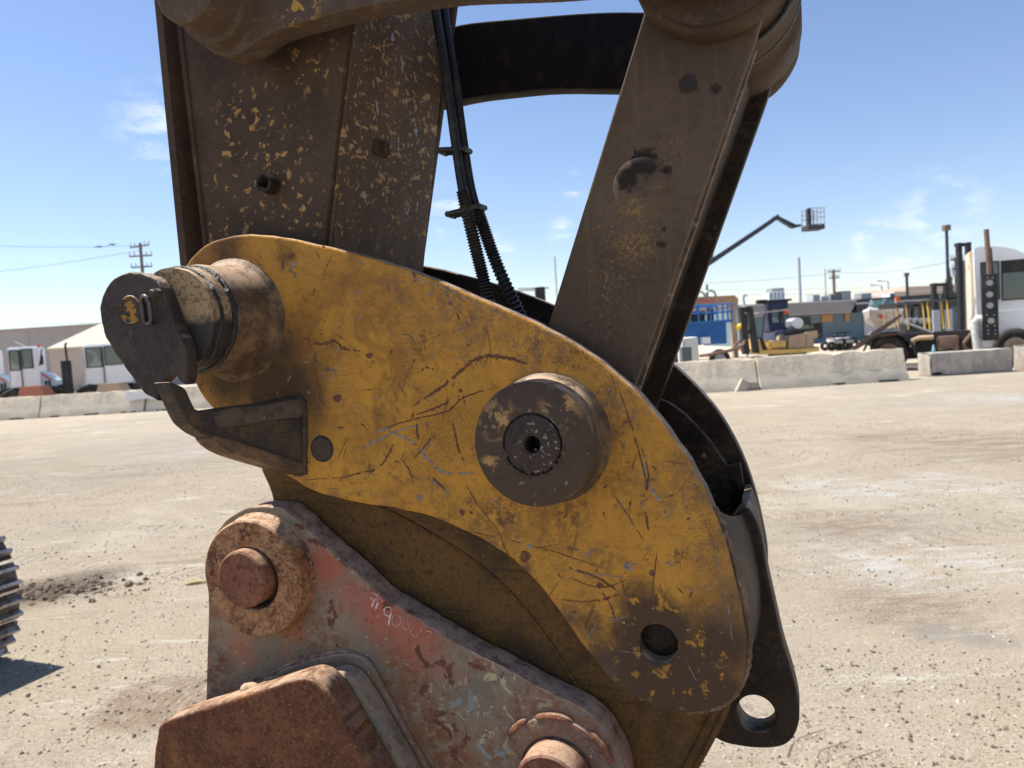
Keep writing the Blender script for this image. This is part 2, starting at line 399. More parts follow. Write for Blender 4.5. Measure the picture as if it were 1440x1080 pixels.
M_under = mat('grimy_yellow_underside', (.135, .070, .020), .62, layers=[
    (NZ(7, .42, .66, 7, .7, .5), (.060, .036, .018)), (K(NZ(90, .48, .62, 6, .75), .8), (.055, .035, .018)),
    (K(STR((0, .7, 0), (4, 1, 60), .52, .66), .5), (.045, .03, .018)), (K(NZ(30, .62, .68, 6, .7), .7), (.07, .03, .015)),
    (K(NZ(160, .62, .7, 4), .7), (.24, .15, .05))], bump=bump_metal, spec=.14)
M_shell = mat('dusty_brown_steel', (.058, .039, .027), .6, layers=[
    (NZ(6, .4, .65, 5, .6, .5), (.095, .067, .047)), (K(STR((0, 0, 0), (10, 3, 90), .5, .7), .35), (.07, .05, .04)),
    (K(NZ(50, .58, .68, 6), .7), (.07, .048, .036)), (K(NZ(13, .62, .7, 6), .7), (.15, .11, .08)), (UPDUST_LIT(), DUST_LIT)], bump=bump_metal, spec=.14)
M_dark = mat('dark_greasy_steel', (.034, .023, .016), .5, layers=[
    (NZ(9, .42, .62, 6), (.018, .013, .010)), (K(NZ(24, .58, .66, 6, .7, .5), .7), (.06, .035, .02)), (K(NZ(90, .6, .7, 5), .7), (.06, .042, .03)), (K(AND(NZ(7, .45, .62, 7, .75, .5), NZ(90, .40, .60, 5, .8)), .8), (.085, .060, .042)), (UPDUST_LIT(.3, .8, .6), DUST_LIT)], bump=bump_metal, spec=.14)
M_edge = mat('scuffed_plate_edge', (.20, .135, .09), .55, layers=[
    (NZ(12, .42, .6, 6), (.11, .075, .052)), (K(NZ(60, .52, .62, 6, .7), .8), (.07, .048, .036)), (K(NZ(35, .6, .68, 6, .7), .8), (.36, .29, .23)), (UPDUST_LIT(), DUST_LIT)], bump=bump_metal, spec=.1)
M_arm = mat('dirt_caked_arm', (.082, .054, .036), .72, layers=[
    (NZ(5, .38, .62, 6, .6), (.053, .035, .024)), (K(NZ(40, .5, .68, 6, .75), .5), (.14, .095, .064)),
    (AND(SP([(c3(360, 215, .05), .13, .06), (c3(420, 290, .05), .07, .05), (c3(330, 300, .05), .05, .05), (c3(440, 90, .05), .05, .05), (c3(300, 320, .05), .03, .04)], .14, 9), NZ(40, .575, .60, 6, .68, .3)), (.42, .245, .08), .6),
    (AND(SP([(c3(395, 240, .05), .10, .05)], .1, 9), NZ(80, .60, .64, 6, .7, .3)), (.36, .21, .07), .6),
    (K(NZ(130, .62, .68, 4), .8), (.035, .025, .02)), (K(NZ(3, .6, .75, 5), .5), (.17, .13, .10))], bump=bump_metal, spec=.14)
def _cf(px, py):       # a point on the arm's front face, found by where its edge line puts it
    return px, py
M_armfront = mat('arm_front_face', (.105, .071, .048), .68, layers=[
    (NZ(6, .4, .62, 6), (.095, .063, .042)), (K(STR((0, 0, 0), (1, 9, 3), .48, .66), .35), (.19, .135, .095)),
    (AND(axis_lt(2, 1.86, 2.02), lambda t: t.rng(t.noise(1, 6, .62, .6, t.rotated((.9, 0, 0), (34, 22, 50))), .575, .615)), (.40, .25, .12), .6),
    (AND(axis_lt(2, 1.74, 1.9), NZ(70, .60, .63, 5, .6)), (.40, .24, .07), .6),
    (K(AND(axis_lt(2, 1.85, 1.95), NZ(26, .645, .67, 5)), .9), (.30, .30, .31), .4),
    (K(NZ(130, .62, .68, 4), .8), (.05, .036, .028))], bump=bump_metal, spec=.14)
M_link = mat('dusty_link', (.088, .060, .040), .66, layers=[(K(STR((0, -.28, 0), (60, 1, 4), .48, .68), .5), (.135, .098, .070)), (K(AND(NZ(12, .5, .64, 8, .75), NZ(120, .42, .6, 5, .8)), .7), (.045, .031, .023)),
    (NZ(4, .38, .64, 6), (.118, .084, .058)), (K(NZ(60, .5, .66, 6, .75), .5), (.06, .04, .027)),
    (K(SP([(c3(800, 470, .05), .12, .1), (c3(880, 560, .05), .1, .1), (c3(760, 430, .05), .06, .06)], .1, 9), .5), (.05, .034, .024)),
    (K(AND(SP([(c3(893, 292, .048), .022, .012), (c3(893, 345, .05), .03, .02), (c3(925, 262, .05), .012, .01)], .05, 30), NZ(120, .48, .56, 6, .8)), .85), (.27, .165, .045)),
    (K(AND(SP([(c3(880, 330, .05), .07, .04), (c3(860, 400, .05), .05, .04), (c3(850, 450, .05), .03, .04), (c3(940, 220, .05), .03, .03), (c3(840, 330, .05), .03, .03)], .08, 14), NZ(190, .57, .62, 5, .7)), .85), (.28, .175, .06)),
    (K(SP([(c3(905, 228, .048), .024, .006), (c3(882, 250, .048), .019, .006), (c3(935, 240, .05), .010, .006)], .05, 75), .93), (.020, .015, .012), .6),
    (K(SP([(c3(968, 117, .05), .016, .003), (c3(1006, 123, .05), .009, .003), (c3(930, 343, .05), .007, .002), (c3(934, 322, .05), .003, .001)], .025, 110), .9), (.022, .017, .014), .4),
    (K(SP([(c3(980, 40, .05), .08, .05), (c3(930, 50, .05), .05, .05)], .06, 20), .55), (.055, .042, .032))], bump=bump_metal, spec=.14)
M_grease = mat('black_grease', GREASE, .28, layers=[(NZ(60, .5, .6, 6), (.03, .027, .025), .5)], bump=[(RAW(60, 6, .7), .006), (RAW(220, 4), .002)], spec=.6)
M_collar = mat('greasy_collar', (.36, .24, .12), .6, layers=[
    (K(NZ(100, .5, .58, 6, .75), .75), (.07, .05, .03)), (K(NZ(18, .56, .66, 6, .7), .6), (.12, .08, .05)),
    (lambda t: t.rng(t.math('ADD', axis_z(t), t.math('MULTIPLY', t.noise(30, 6, .8), .05)), 1.715, 1.69), (.028, .023, .020), .45), (UPDUST_LIT(), DUST_LIT)], bump=[(RAW(60, 6, .7), .003)], spec=.4)
M_keeper = mat('keeper_plate_steel', (.038, .027, .021), .62, layers=[
    (NZ(12, .42, .62, 6), (.062, .044, .033)), (K(NZ(50, .58, .66, 6), .6), (.10, .075, .055)),
    (K(AND(SP([(c3(184, 436, -.196), .0265, .003)], .008, 60), NZ(55, .47, .52, 5, .6)), .9), (.40, .19, .02)),
    (UPDUST_LIT(), DUST_LIT)], bump=[(NZ(14, .3, .7, 5, .65), .0045), (NZ(45, .35, .7, 5, .7), .0015), (RAW(200, 4), .0005)], spec=.3)
M_boss = mat('boss_yellow_and_dirt', (.22, .135, .065), .6, layers=[
    (NZ(9, .40, .60, 7, .7, .3), (.075, .049, .030), .7), (K(NZ(60, .5, .6, 6, .7), .7), (.075, .053, .04)), (K(NZ(38, .66, .7, 6), .8), (.35, .29, .24)), (UPDUST_LIT(), DUST_LIT)], bump=bump_metal, spec=.2)
M_bossdark = mat('boss_face', (.072, .048, .033), .62, layers=[
    (AND(NZ(26, .50, .57, 7, .7, .4), SP([(c3(790, 567, -.078), .03, .02), (c3(700, 590, -.078), .03, .02), (c3(690, 650, -.078), .012, .012), (c3(800, 600, -.078), .01, .02)], .04, 25)), (.40, .235, .085)),
    (K(NZ(50, .55, .66, 6), .6), (.045, .033, .026)), (K(NZ(80, .64, .68, 5), .8), (.24, .19, .15))], bump=bump_metal, spec=.2)
M_pindark = mat('pin_end', (.052, .036, .027), .6, layers=[(NZ(30, .45, .62, 6), (.035, .026, .022)), (K(AND(axis_lt(2, 1.49, 1.46), NZ(120, .58, .63, 5)), .7), (.35, .29, .25))], bump=bump_metal, spec=.2)
def rustmat(nm, base, a, b, c):
    return mat(nm, base, .8, layers=[(NZ(11, .4, .62, 7, .7), a), (K(NZ(95, .50, .60, 6, .8), .9), b), (K(NZ(26, .58, .66, 7, .75), .8), c), (K(NZ(170, .585, .63, 4, .8), .9), (.40, .19, .08)), (K(NZ(8, .56, .66, 6, .7), .45), (.36, .16, .05)), (UPDUST_LIT(), DUST_LIT)], bump=[(RAW(60, 6, .8), .004), (RAW(200, 5, .8), .0022)], spec=.12)
M_rust = rustmat('rusty_plate', (.21, .092, .048), (.135, .058, .034), (.085, .038, .026), (.34, .15, .04))
M_rustpin = rustmat('rusty_pin', (.29, .125, .075), (.19, .08, .05), (.11, .05, .04), (.33, .17, .11))
M_bucket = mat('bucket_ear_paint', (.255, .190, .128), .62, layers=[
    (NZ(4, .4, .6, 6, .6, .3), (.185, .155, .115)), (K(AND(SP([(c3(353, 814), .135, .03), (c3(300, 930), .06, .05), (c3(420, 930), .05, .06), (c3(560, 940), .05, .06)], .09, 14), NZ(26, .44, .56, 7, .75)), .75), (.27, .115, .045)), (K(AND(NZ(9, .48, .58, 7, .75, .5), NZ(50, .42, .55, 6, .75)), .8), (.21, .09, .038)), (K(NZ(15, .58, .66, 7, .7), .6), (.31, .25, .16)),
    (K(SP([(c3(465, 790), .045, .035), (c3(545, 850), .055, .035), (c3(500, 830), .03, .04), (c3(590, 890), .05, .05), (c3(620, 930), .02, .03), (c3(650, 940), .01, .03)], .05, 14), .9), (.42, .105, .062), .6),
    (K(SP([(c3(350, 905), .035, .03), (c3(420, 880), .03, .03), (c3(440, 790), .012, .02), (c3(440, 930), .0, .03)], .05, 14), .8), (.36, .115, .045)),
    (K(AND(SP([(c3(620, 1020), .05, .05), (c3(575, 985), .035, .04), (c3(640, 1060), .05, .05), (c3(540, 960), .02, .03)], .09, 18), NZ(30, .44, .56, 6, .7, .4)), .9), (.21, .075, .025), .85),
    (AND(SP([(c3(310, 930), .05, .04), (c3(300, 960), .05, .03), (c3(330, 960), .03, .03)], .06, 20), NZ(20, .42, .52, 6, .7)), (.11, .05, .04)),
    (K(AND(SP([(c3(790, 1010), .13, .06), (c3(850, 1060), .1, .05)], .1, 12), NZ(20, .42, .58, 7, .7, .5)), .85), (.17, .08, .06)),
    (AND(SP([(c3(680, 1010), .10, .06), (c3(720, 970), .08, .05), (c3(600, 950), .05, .05)], .1, 12), NZ(36, .57, .60, 6, .65, .8)), (.42, .37, .22)),
    (AND(SP([(c3(690, 1030), .10, .06), (c3(820, 1010), .05, .05)], .1, 12), NZ(24, .60, .625, 5, .65, .8)), (.25, .28, .26)),
    (AND(NZ(20, .60, .625, 6, .65, .6)), (.14, .055, .035), .85), (AND(NZ(70, .635, .665, 5, .7)), (.13, .05, .03)), (K(NZ(95, .66, .68, 4), .9), (.42, .36, .26)),
    (K(SP([(c3(548, 893), .006, .003), (c3(456, 896), .003, .002), (c3(433, 823), .006, .003), (c3(475, 807), .008, .004), (c3(620, 930), .003, .003)], .008, 80), .95), (.05, .042, .045)),
    (K(SP([(c3(627, 948), .003, .002), (c3(640, 1010), .001, .001)], .006, 80), .9), (.55, .06, .14)),
    (UPDUST_LIT(), DUST_LIT)], bump=[(RAW(18, 4), .003), (RAW(80, 6, .75), .0022), (RAW(260, 4), .0006)], spec=.3)
M_earedge = mat('ear_edge_rust', (.26, .145, .095), .8, layers=[(NZ(16, .46, .64, 6), (.11, .058, .040)), (K(NZ(45, .56, .62, 6, .7), .8), (.38, .24, .17)), (K(NZ(30, .64, .68, 5), .8), (.26, .2, .12)), (UPDUST_LIT(), DUST_LIT)], bump=[(RAW(50, 6, .75), .004)], spec=.25)
M_collarring = mat('bucket_collar', (.36, .195, .09), .75, layers=[(NZ(14, .42, .58, 6, .7), (.25, .105, .045)), (NZ(22, .56, .59, 7, .7, .1), (.12, .05, .03), .85), (K(NZ(130, .55, .62, 5), .7), (.42, .27, .15)), (K(NZ(80, .58, .64, 5), .8), (.18, .07, .04)),
    (AND(NZ(12, .55, .62, 5), SP([(c3(400, 800), .05, .03)], .04, 20)), (.32, .31, .28)), (UPDUST_LIT(), DUST_LIT)], bump=[(NZ(24, .5, .56, 6, .68), .0025), (RAW(80, 5), .001)], spec=.3)
M_hose = mat('black_rubber', (.012, .012, .014), .45, layers=[(NZ(60, .55, .7), (.03, .027, .024)), (K(NZ(18, .5, .66, 6, .7), .5), (.07, .058, .046)), (UPDUST_LIT(.1, .7, .5), (.20, .155, .11))], spec=.4)
M_scr = mat('scratch_rust', (.125, .055, .034), .85, layers=[(NZ(160, .45, .6), (.19, .09, .04))], spec=.2)
M_scg = mat('scratch_bare_metal', (.25, .21, .185), .5, layers=[(NZ(140, .45, .6), (.14, .105, .085))], spec=.5)
M_chalk = mat('white_chalk', (.74, .60, .57), .9, layers=[(NZ(200, .45, .6), (.52, .30, .26))], spec=.1)
M_chalkfaint = mat('faint_chalk', (.56, .27, .21), .9, spec=.1)
M_keeperedge = M_keeper

# ================================================================== quick coupler
coupler = frame_thing('quick_coupler', (P(720, 700)[0], .25, P(720, 1080)[1]), 'worn yellow steel quick coupler with round boss, pinned under the excavator arm', 'quick coupler')
PL = [(262, 372), (285, 347), (318, 333), (362, 330), (420, 337), (480, 351), (560, 374), (620, 396), (700, 430), (762, 458), (822, 493), (880, 538), (930, 593), (970, 650), (1003, 715), (1027, 785), (1042, 850), (1050, 900), (1048, 940), (1035, 974), (1008, 996), (962, 1003), (912, 992), (866, 964), (829, 920), (792, 868), (742, 805), (690, 766), (642, 741), (592, 723), (540, 712), (490, 705), (440, 690), (402, 668), (372, 650), (335, 612), (300, 576), (276, 543), (258, 480), (250, 420)]
plate_pts = smooth(PP(PL), 5)
hole = circle(P(925, 906), Rm(925, 906, 27, 0))
near = plate('side_plate', rough_poly(plate_pts, .0025, 25), 0, .04, M_yellow, coupler, holes=[hole], bev=.0055)
# the cut edge of the plate carries scuffed bare steel
near.data.materials.append(M_edge)
for p in near.data.polygons:
    if abs(p.normal.y) < .6: p.material_index = 1
ucut = P(880, 600)[0]
far_pts = [(u + .008 * min(1, max(0, (u - ucut) / .08)), v - .014 * min(1, max(0, (ucut - u) / .08))) for u, v in plate_pts]
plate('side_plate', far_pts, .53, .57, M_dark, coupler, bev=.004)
BODY = [(368, 645), (382, 695), (400, 770), (480, 890), (600, 1020), (680, 1190), (930, 1200), (962, 1120), (985, 1078), (1010, 1032), (1030, 985), (1040, 930), (1038, 860), (1000, 740), (880, 600), (700, 560), (520, 560), (420, 600)]
body_pts = smooth(PP(BODY, .045), 5)
plate('jaw_plate', body_pts, .045, .07, M_under, coupler, bev=.003)
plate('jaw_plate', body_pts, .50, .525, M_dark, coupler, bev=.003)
# raised rib along the lower jaw plate
rib = smooth([P(x, y, .045) for x, y in [(440, 690), (520, 708), (600, 748), (680, 800), (742, 862), (790, 930), (830, 1000), (845, 1060), (840, 1120)]], 6, False)
bm = bmesh.new(); tube_bm(bm, [(u, .046, v) for u, v in rib], .0055, 8); bm_obj('rib', bm, M_under, coupler)
# closed rear cover between the plates
SH = [(1000, 716), (1022, 772), (1037, 832), (1045, 890), (1043, 938), (1028, 985), (1008, 1030), (985, 1075), (962, 1120), (935, 1190)]
o1 = smooth(PP(SH), 6, False)
def band(line, t):
    inner = []
    for i, p in enumerate(line):
        a = line[max(i - 1, 0)]; b = line[min(i + 1, len(line) - 1)]
        dx, dy = b[0] - a[0], b[1] - a[1]; L = math.hypot(dx, dy); inner.append((p[0] + dy / L * t, p[1] - dx / L * t))
    return line + inner[::-1]
o1 = smooth(PP(SH), 10, False)
_cum = [0.]
for a, b in zip(o1, o1[1:]): _cum.append(_cum[-1] + math.hypot(b[0] - a[0], b[1] - a[1]))
def on_path(d):
    for i in range(len(_cum) - 1):
        if _cum[i + 1] >= d or i == len(_cum) - 2:
            f = (d - _cum[i]) / (_cum[i + 1] - _cum[i]); a, b = o1[i], o1[i + 1]
            nx, ny = b[1] - a[1], -(b[0] - a[0]); L = math.hypot(nx, ny); return (a[0] + (b[0] - a[0]) * f, a[1] + (b[1] - a[1]) * f, -nx / L if nx < 0 else nx / L, -ny / L if nx < 0 else ny / L)
bm = bmesh.new(); NI, NJ = 22, 60; outer, inner_ = [], []
for i in range(NI + 1):
    t = i / NI; n = .0402 + (.5295 - .0402) * t
    start = .004 + .060 * math.sin(math.pi * min(.5, t * 1.3)) ** .8 + .004 * mnoise.noise(Vector((t * 9, 0, 1)))
    bulge = .018 * math.sin(math.pi * t) ** .6 + .008 * t; ro, ri = [], []
    for j in range(NJ + 1):
        d = start + (_cum[-1] - start) * j / NJ; x_, z_, nx, nz = on_path(d); e = bulge * min(1, .5 + d / .2) * (1 if d < .45 else max(.2, 1 - (d - .45) * 4))
        ro.append(bm.verts.new((x_ + nx * (e - .003), n, z_ + nz * (e - .003)))); ri.append(bm.verts.new((x_ + nx * (e - .019), n, z_ + nz * (e - .019))))
    outer.append(ro); inner_.append(ri)
for i in range(NI):
    for j in range(NJ):
        bm.faces.new((outer[i][j], outer[i + 1][j], outer[i + 1][j + 1], outer[i][j + 1])); bm.faces.new((inner_[i][j], inner_[i][j + 1], inner_[i + 1][j + 1], inner_[i + 1][j]))
    bm.faces.new((outer[i][0], inner_[i][0], inner_[i + 1][0], outer[i + 1][0]))
bm_obj('rear_cover', bm, M_shell, coupler, 50)
# ragged weld bead round the rim of the plate where it meets the cover
bm = bmesh.new(); wl = smooth([P(x, y) for x, y in [(1003, 716), (1030, 790), (1045, 850), (1051, 900), (1048, 942), (1034, 976), (1008, 998), (962, 1005)]], 10, False)
tube_bm(bm, [(u + .002 + .002 * mnoise.noise(Vector((u * 90, v * 90, 1))), .012 + .003 * mnoise.noise(Vector((u * 60, v * 60, 4))), v) for u, v in wl], .006, 8, rad=lambda t: .0055 + .003 * mnoise.noise(Vector((t * 60, 0, 2))))
bm_obj('weld_bead', bm, M_edge, coupler)
# shaped lip at the mouth of the cover
plate('stop_block', PP([(1024, 655), (1041, 652), (1047, 690), (1046, 722), (1038, 730), (1026, 716)], .50), .50, .528, M_dark, coupler, bev=.002)
# crossbars between the plates, seen inside
lathe('cross_tube', P(470, 560), [(.0705, 0), (.0705, .05), (.4995, .05), (.4995, 0)], M_dark, coupler)
# lifting eye
LE = [(1046, 712), (1061, 728), (1071, 755), (1079, 805), (1089, 850), (1100, 900), (1116, 955), (1124, 995), (1121, 1026), (1106, 1047), (1078, 1053), (1040, 1050), (1008, 1040), (975, 1010), (960, 930), (990, 820), (1020, 745)]
eye = plate('lifting_eye', smooth(PP(LE, .21), 5), .21, .27, M_dark, coupler, holes=[circle(P(1063, 1004, .21), Rm(1063, 1004, 25, .21))], bev=.006)
# central boss with pin
cb = P(748, 625, -.078); rb = Rm(748, 625, 89, -.078); rp = Rm(746, 627, 41, -.078); rh = Rm(746, 627, 12, -.078)
bs = lathe('boss', cb, [(-.074, rp + .0035), (-.0765, rp + .006), (-.078, rb * .5), (-.078, rb - .006), (-.0755, rb - .0018), (-.071, rb), (-.016, rb), (-.011, rb + .001), (-.007, rb + .004), (-.003, rb + .009), (.001, rb + .011)], M_boss, coupler, 96, wob=.008)
bs.data.materials.append(M_bossdark)
for p in bs.data.polygons:
    if abs(p.normal.y) > .7 and p.center.y < -.06: p.material_index = 1
lathe('pin', cb, [(-.02, 0), (-.02, rh), (-.0765, rh), (-.0785, rh + .002), (-.0785, rp - .003), (-.0765, rp), (-.03, rp)], M_pindark, coupler)
lathe('grease_ring', cb, [(-.071, rp - .001), (-.0715, rp + .007)], M_grease, coupler)
# grease crumbs squeezed out below the pin
bm = bmesh.new(); rnd = random.Random(4)
for i in range(46):
    a = rnd.uniform(math.pi * 1.02, math.pi * 1.95); rr = rp + rnd.gauss(.003, .004) if rnd.random() < .7 else rnd.uniform(.2, .9) * rp
    x, z = cb[0] + rr * math.cos(a), cb[1] + rr * math.sin(a)
    bmesh.ops.create_icosphere(bm, subdivisions=1, radius=rnd.uniform(.0012, .0036), matrix=Matrix.Translation((x, -.079, z)) @ Matrix.Diagonal((rnd.uniform(.6, 1.8), .5, rnd.uniform(.6, 1.6), 1)))
tag(bm_obj('grease_crumb', bm, M_bossdark, coupler), kind='stuff')
# small plug
pc = P(453, 631); rq = Rm(453, 631, 17, 0)
lathe('plug', pc, [(-.0035, 0), (-.0035, rq - .003), (-.0015, rq - .001), (.0, rq - .001)], M_bossdark, coupler, 40)
lathe('plug_groove', pc, [(-.0006, rq - .001), (-.0006, rq + .0025)], M_grease, coupler, 40)
# dirt packed at the bottom of the lower hole
hc = P(925, 906)
lathe('packed_dirt', hc, [(.028, 0), (.026, .012), (.031, .028), (.036, .045)], M_dark, coupler, 24, wob=.3)

# pivot pin, collars and keeper plate on the left
ca = P(329, 450); r0 = Rm(255, 447, 77, -.109)
pb = lathe('pivot_boss', ca, [(-.112, r0 * .5), (-.112, r0 - .006), (-.109, r0 - .002), (-.102, r0), (-.05, r0 + .001), (-.025, r0 + .004), (-.010, r0 + .010), (-.003, r0 + .018), (.001, r0 + .022)], M_boss, coupler, 96, wob=.02)
pr = r0 * .93
lathe('pivot_pin', ca, [(-.166, 0), (-.166, pr * .97), (-.151, pr * .985), (-.1495, pr * .93), (-.146, pr * .92), (-.144, pr * .99), (-.140, pr * 1.01), (-.120, pr * 1.0), (-.117, pr * .95), (-.112, pr * .94)], M_collar, coupler, 96, wob=.02)
for nn, rr, tr in ((-.148, pr * .97, .0048), (-.1135, pr * 1.0, .0058)):
    bm = bmesh.new()
    tube_bm(bm, [(ca[0] + (rr + .003 * mnoise.noise(Vector((math.cos(a / 72 * 6.283) * 4, math.sin(a / 72 * 6.283) * 4, nn * 99)))) * math.cos(a / 72 * 6.283), nn + .005 * mnoise.noise(Vector((math.cos(a / 72 * 6.283) * 6, math.sin(a / 72 * 6.283) * 6, 7 + nn * 99))), ca[1] + rr * math.sin(a / 72 * 6.283)) for a in range(72)], tr, 8, True)
    for v in bm.verts: v.co += Vector((1, 1, 1)) * .0018 * mnoise.noise(v.co * 160)
    bm_obj('grease_seal', bm, M_grease, coupler)
KP = [(140, 438), (141, 424), (146, 410), (155, 396), (168, 387), (180, 383), (194, 383), (208, 387), (222, 397), (233, 418), (246, 455), (258, 482), (263, 505), (262, 530), (259, 541), (250, 534), (247, 525), (235, 529), (220, 546), (222, 563), (213, 560), (200, 550), (181, 525), (161, 496), (146, 469)]
KN = -.196
kp = plate('keeper_plate', rough_poly(smooth(PP(KP, KN), 4, sharp=(13, 14, 16, 17, 18, 19)), .002, 60, 3), KN, -.167, M_keeper, coupler, bev=.004)
kc = P(184, 436, KN)
lathe('pin_recess', kc, [(KN - .0003, 0), (KN - .0006, .024), (KN - .0026, .0262), (KN - .0004, .0285)], M_keeper, coupler, 40)
tb = P(222, 412, KN); lc = P(206, 436, -.206); bm = bmesh.new(); L = []
for i in range(48):
    a = 2 * math.pi * i / 48; cx, cy = math.cos(a), math.sin(a)
    L.append((lc[0] + .0135 * cx, -.206 - .004 * cx - .003 * cy, lc[1] + (.011 if cy > 0 else -.011) + .0145 * cy))
tube_bm(bm, L, .0042, 12, True); bm_obj('shackle_link', bm, mat('oily_steel', (.06, .055, .055), .28, .7, layers=[(NZ(60, .5, .6), (.10, .08, .07), .5)], spec=.6), coupler)
lathe('link_tab', (tb[0], tb[1] - .002), [(-.213, 0), (-.213, .006), (-.208, .009), (-.195, .011)], M_keeper, coupler, 20, wob=.2)

# gusset bracket with a prong that stops the keeper plate
ug0 = P(425, 600)[0]; ug1 = P(250, 570, -.205)[0]
ga = UX * ug0 + AX * D0; gb = UX * ug1 + AX * (D0 - .205)
gdv = (gb - ga); gnm = Vector((gdv.y, -gdv.x, 0)).normalized()
def GP(px, py):
    d = ray(px, py); k = ga.dot(gnm) / d.dot(gnm); p = d * k
    return Vector((p.dot(UX), p.dot(AX) - D0, p.z + CAMH))
def gusset(name, pts, th, m, off=0.):
    bm = bmesh.new(); P3 = [GP(*q) for q in pts]; P3 = [tuple(p) for p in P3]; P3 = smooth(P3, 3) if len(P3) > 5 else P3
    a = [bm.verts.new(Vector(p) + Vector((off, 0, 0))) for p in P3]; b = [bm.verts.new(Vector(p) + Vector((off - th, 0, 0))) for p in P3]
    fa = bm.faces.new(a); bm.faces.new(b[::-1])
    for i in range(len(a)): bm.faces.new((a[i], a[(i + 1) % len(a)], b[(i + 1) % len(b)], b[i]))
    bmesh.ops.recalc_face_normals(bm, faces=bm.faces)
    es = [e for e in bm.edges if e.calc_face_angle(0) > .7]
    bmesh.ops.bevel(bm, geom=es, offset=.0022, segments=2, affect='EDGES')
    o_ = bm_obj(name, bm, m, coupler); o_.data.materials.append(M_cut)
    for p_ in o_.data.polygons:
        if name == 'keeper_bracket' and p_.normal.y < -.3: p_.material_index = 1
    return o_
M_cut = mat('saw_cut_steel', (.42, .32, .25), .6, layers=[(STR((0, .5, 0), (10, 10, 240), .45, .62), (.13, .09, .07)), (K(NZ(60, .55, .65), .6), (.30, .23, .18))], bump=[(STR((0, .5, 0), (10, 10, 240), .3, .7), .003), (RAW(50, 5), .003)], spec=.3)
M_gusset = mat('gusset_steel', (.075, .053, .036), .62, layers=[(NZ(8, .42, .6, 6), (.05, .036, .026)), (K(NZ(30, .52, .62, 6, .7), .6), (.15, .085, .03)), (K(NZ(90, .58, .66, 5), .6), (.13, .095, .07))],
    bump=[(STR((0, 0, 0), (2, 40, 160), .3, .7), .0025), (RAW(40, 5), .003)], spec=.35)
gusset('keeper_bracket', [(238, 538), (250, 541), (262, 548), (270, 565), (282, 578), (330, 572), (380, 566), (432, 559), (436, 610), (434, 662), (380, 645), (330, 628), (290, 612), (272, 600), (262, 588), (250, 562)], .040, M_gusset)
gusset('bracket_rib', [(308, 577), (370, 569), (432, 560), (434, 582), (370, 592), (309, 601)], .020, mat('bracket_flange', (.10, .07, .048), .6, layers=[(NZ(20, .45, .6, 6, .7), (.06, .042, .03)), (K(NZ(70, .55, .64, 5, .8), .8), (.17, .125, .095))], bump=bump_metal, spec=.2), .010)
gusset('bracket_foot', [(300, 612), (370, 634), (434, 655), (433, 668), (370, 652), (318, 634)], .050, M_boss, .006)
bm = bmesh.new(); wl = smooth(PP([(405, 563), (418, 559), (427, 566), (429, 600), (429, 640), (428, 662), (416, 666)]), 8, False)
tube_bm(bm, [(u + .0015 * mnoise.noise(Vector((u * 90, v * 90, 1))), -.001, v) for u, v in wl], .006, 8, rad=lambda t: .0065 + .002 * mnoise.noise(Vector((t * 40, 0, 5)))); bm_obj('weld_bead', bm, M_gusset, coupler)
# scratches and chips in the yellow paint
def strip(bm, pts, w, n, jag=.6, seed=0, k=12):
    pts = smooth(pts, k, False); last = None; N = len(pts)
    for i, p in enumerate(pts):
        a = pts[max(i - 1, 0)]; b = pts[min(i + 1, N - 1)]
        dx, dy = b[0] - a[0], b[1] - a[1]; Ln = math.hypot(dx, dy) or 1
        t = i / (N - 1); ww = w * (.25 + 1.0 * math.sin(math.pi * min(1, max(0, t))) ** .5)
        w1 = ww * (.5 + jag * mnoise.noise(Vector((p[0] * 140, p[1] * 140, seed)))); w2 = ww * (.5 + jag * mnoise.noise(Vector((p[0] * 140, p[1] * 140, seed + 5))))
        if jag > .3 and mnoise.noise(Vector((p[0] * 260, p[1] * 260, seed + 3))) < -.42 and 0 < i < N - 1: last = None; continue
        v = (bm.verts.new((p[0] - dy / Ln * w1, n, p[1] + dx / Ln * w1)), bm.verts.new((p[0] + dy / Ln * w2, n, p[1] - dx / Ln * w2)))
        if last: bm.faces.new((last[0], last[1], v[1], v[0]))
        last = v
PXM = 1.3 / 1080
def scr(bm, px, w, n=-.0006, **k): strip(bm, PP(px), w * PXM, n, **k)
br, bgm = bmesh.new(), bmesh.new()
